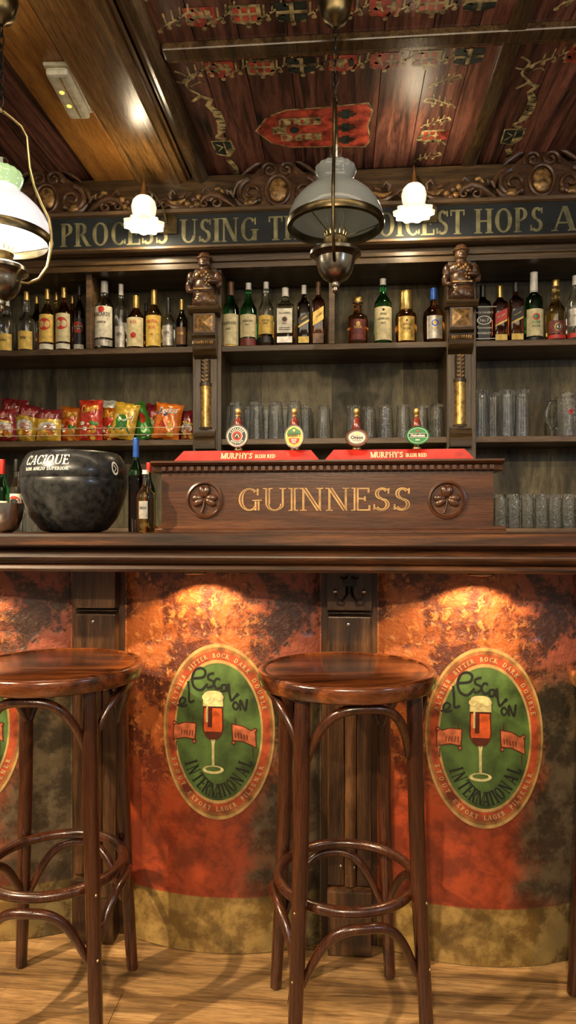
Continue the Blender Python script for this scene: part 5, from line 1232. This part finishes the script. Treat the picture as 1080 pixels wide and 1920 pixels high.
# ================================================================ CRISP PACKETS
def bag(px_, ytop, wpx, Y, tilt, base, top_, art, word, wcol, label, lean=.12, ybot=829):
    wpx *= 1.18; s = SC(px_, Y); Wd = wpx / s; H = PZ(px_, ytop, Y) - z_lo; n, m_ = 12, 16; Dp = .026
    t = thing('crisp_packet', label, 'snack bag', (PX(px_, Y), Y, z_lo), 0, 'crisp packets on the left lower shelf')
    rr = random.Random(int(px_ * 7)); ph = [rr.uniform(0, 6) for _ in range(4)]
    H2 = H / (math.cos(tilt) + .35 * abs(math.sin(tilt)))
    def pos(u, v, sgn):      # u,v in -1..1
        e = max(0, 1 - abs(v) ** 5) ** .7; f_ = max(0, 1 - u * u) ** .55
        x = Wd / 2 * u * (1 - .07 * e) ; z = H2 / 2 * v + .002 * math.sin(9 * u + ph[0]) * (abs(v) > .98)
        y = sgn * (Dp * e * f_ + .0006) + .0026 * math.sin(7 * u + 5 * v + ph[1]) * e * f_ + .002 * math.sin(13 * u - 9 * v + ph[2]) * e * f_
        c, n_ = math.cos(tilt), math.sin(tilt)
        X, Z = x * c + z * n_, -x * n_ + z * c
        zb = H2 / 2 * c + Wd / 2 * abs(n_) + .001
        Z += zb; Yy = y + Z * lean * .5
        return (X, Yy, Z)
    b = MB(); vs_ = []
    for sgn in (-1, 1):
        for j in range(m_ + 1):
            for i in range(n + 1): vs_.append(pos(-1 + 2 * i / n, -1 + 2 * j / m_, sgn))
    k = (n + 1) * (m_ + 1); fb = []; ft_ = []
    for j in range(m_):
        for i in range(n):
            p = j * (n + 1) + i
            (ft_ if j >= m_ * .68 else fb).append((p, p + 1, p + n + 2, p + n + 1)); fb.append((k + p, k + p + n + 1, k + p + n + 2, k + p + 1))
    b.add(vs_, fb, base, True); o = len(b.v) - len(vs_)
    kk = b.mi(top_)
    for f in ft_: b.f.append(tuple(o + i for i in f)); b.m.append(kk); b.sm.append(True)
    b.build('packet', t, sharp=1.4)
    D = Draw()
    if art == 'chips':
        D.ell(0, -.15, .72, .34, 'bag_white', 1, 22, 3); D.ell(.05, -.2, .5, .2, 'bag_pink', 2, 18, 2)
        for i in range(7): a = i * 1.1; D.ell(.5 * math.cos(a), -.58 + .16 * math.sin(a * 1.7), .26, .12, ('bag_yellow', 'bag_orange')[i % 2], 3 + i * .4, 14)
        D.stroke([(-.85, .10), (-.4, .25), (.2, .22), (.85, .06)], .09, 'bag_yellow', 2, 4)
    elif art == 'puffs':
        for i in range(12): a = i * 2.4; rr_ = .2 + .05 * i; D.ell(rr_ * math.cos(a), -.35 + rr_ * .8 * math.sin(a), .22, .10, ('bag_yellow', 'bag_red', 'bag_orange', 'bag_green', 'bag_white')[i % 5], 1 + i * .4, 12)
        D.rect(-.9, .9, -.95, -.86, 'bag_red', 1, 6)
    elif art == 'green':
        D.ell(-.1, -.1, .5, .42, 'bag_green', 1, 20, 3); D.stroke([(-.7, -.6), (0, -.1), (.7, -.7)], .13, 'label_green', 3, 4); D.stroke([(-.6, .3), (0, 0), (.7, .3)], .09, 'bag_white', 4, 4)
        for i in range(5): D.ell(-.5 + .25 * i, -.7, .18, .12, 'bag_yellow', 3 + i * .4, 12)
    elif art == 'stripe':
        D.poly([(-.95, .8), (-.5, .9), (.1, -.9), (-.3, -.9)], 'bag_white', 1); D.poly([(-.3, .9), (-.05, .9), (.5, -.9), (.25, -.9)], 'bag_white', 1); D.ell(.45, .1, .28, .3, 'bag_red', 3, 16)
    elif art == 'tri':
        D.poly([(-.7, -.8), (.7, -.75), (.1, .15)], 'bag_orange', 2); D.poly([(-.2, -.5), (.6, -.6), (.3, .0)], 'bag_yellow', 3); D.poly([(-.6, -.3), (.1, -.4), (-.3, .05)], 'bag_red', 4); D.ell(.4, -.72, .25, .14, 'bag_yellow', 5, 14)
        D.poly([(-.85, .34), (-.2, .24), (.05, .42), (-.6, .55)], 'bag_blue', 3)
    if word:
        n0 = len(D.p); D.font(word, 0, .40, .62 if len(word) < 7 else .54, wcol, 7, 'CENTER', shear=.2, bold=.014)
        if len(word) >= 7:
            D.p[n0:] = [([(a * .78, c_) for a, c_ in p], m, l) for p, m, l in D.p[n0:]]
        D.p[n0:] = [([(a, c_ + .10 * a) for a, c_ in p], m, l) for p, m, l in D.p[n0:]]
    b = MB(); b.keep = True
    def mp(x, z, l):
        p = pos(max(-.98, min(.98, x)), max(-.98, min(.98, z)), -1); return (p[0], p[1] - .0012 - .0004 * l, p[2])
    b.decal(D, mp, 1.0); b.build('print', t)
B = bag
B(22, 748, 46, 3.325, .12, 'bag_maroon', 'bag_maroon', 'chips', 'Ruffles', 'bag_pink', 'maroon crisp packet at the back of the shelf, far left')
B(8, 768, 40, 3.165, -.08, 'bag_maroon', 'bag_maroon', 'chips', 'Ruffles', 'bag_pink', 'maroon crisp packet in front, cut by the left edge')
B(50, 760, 40, 3.23, .22, 'bag_yellow', 'bag_maroon', 'chips', 'Ruffles', 'bag_pink', 'maroon and yellow crisp packet leaning, second from the left edge in the front row')
B(92, 768, 42, 3.165, .04, 'bag_yellow', 'bag_maroon', 'chips', 'Ruffles', 'bag_pink', 'maroon and yellow crisp packet standing upright next to the orange ones')
B(131, 763, 37, 3.23, .10, 'bag_orange', 'bag_orange', 'puffs', 'Cheetos', 'bag_yellow', 'orange snack packet with yellow lettering, the lower one left of the tallest packet')
B(170, 750, 40, 3.165, 0, 'bag_red', 'bag_red', 'puffs', 'Cheetos', 'bag_yellow', 'tallest snack packet, red orange with yellow lettering')
B(204, 764, 32, 3.235, .06, 'bag_red', 'bag_orange', 'puffs', 'Chee', 'bag_yellow', 'red orange packet half covered by the yellow green packet')
B(188, 750, 46, 3.34, .05, 'bag_pink', 'bag_white', 'chips', '', 'bag_red', 'pale topped packet in the back row behind the tallest packet')
B(233, 756, 42, 3.175, .18, 'bag_yellow', 'bag_yellow', 'green', '', 'bag_white', 'yellow packet with a green print')
B(262, 756, 34, 3.25, -.34, 'bag_green', 'bag_green', 'stripe', '', 'bag_white', 'green packet with white stripes, tilted')
B(283, 757, 30, 3.33, .2, 'bag_maroon', 'bag_maroon', 'chips', '', 'bag_pink', 'maroon packet in the back row behind the green striped one')
B(314, 757, 46, 3.19, .14, 'bag_orange', 'bag_orange', 'tri', 'Doritos', 'bag_white', 'orange packet with a blue and white word and triangle chips')
B(350, 770, 28, 3.27, -.1, 'bag_maroon', 'bag_maroon', 'chips', '', 'bag_pink', 'maroon crisp packet beside the left pilaster')
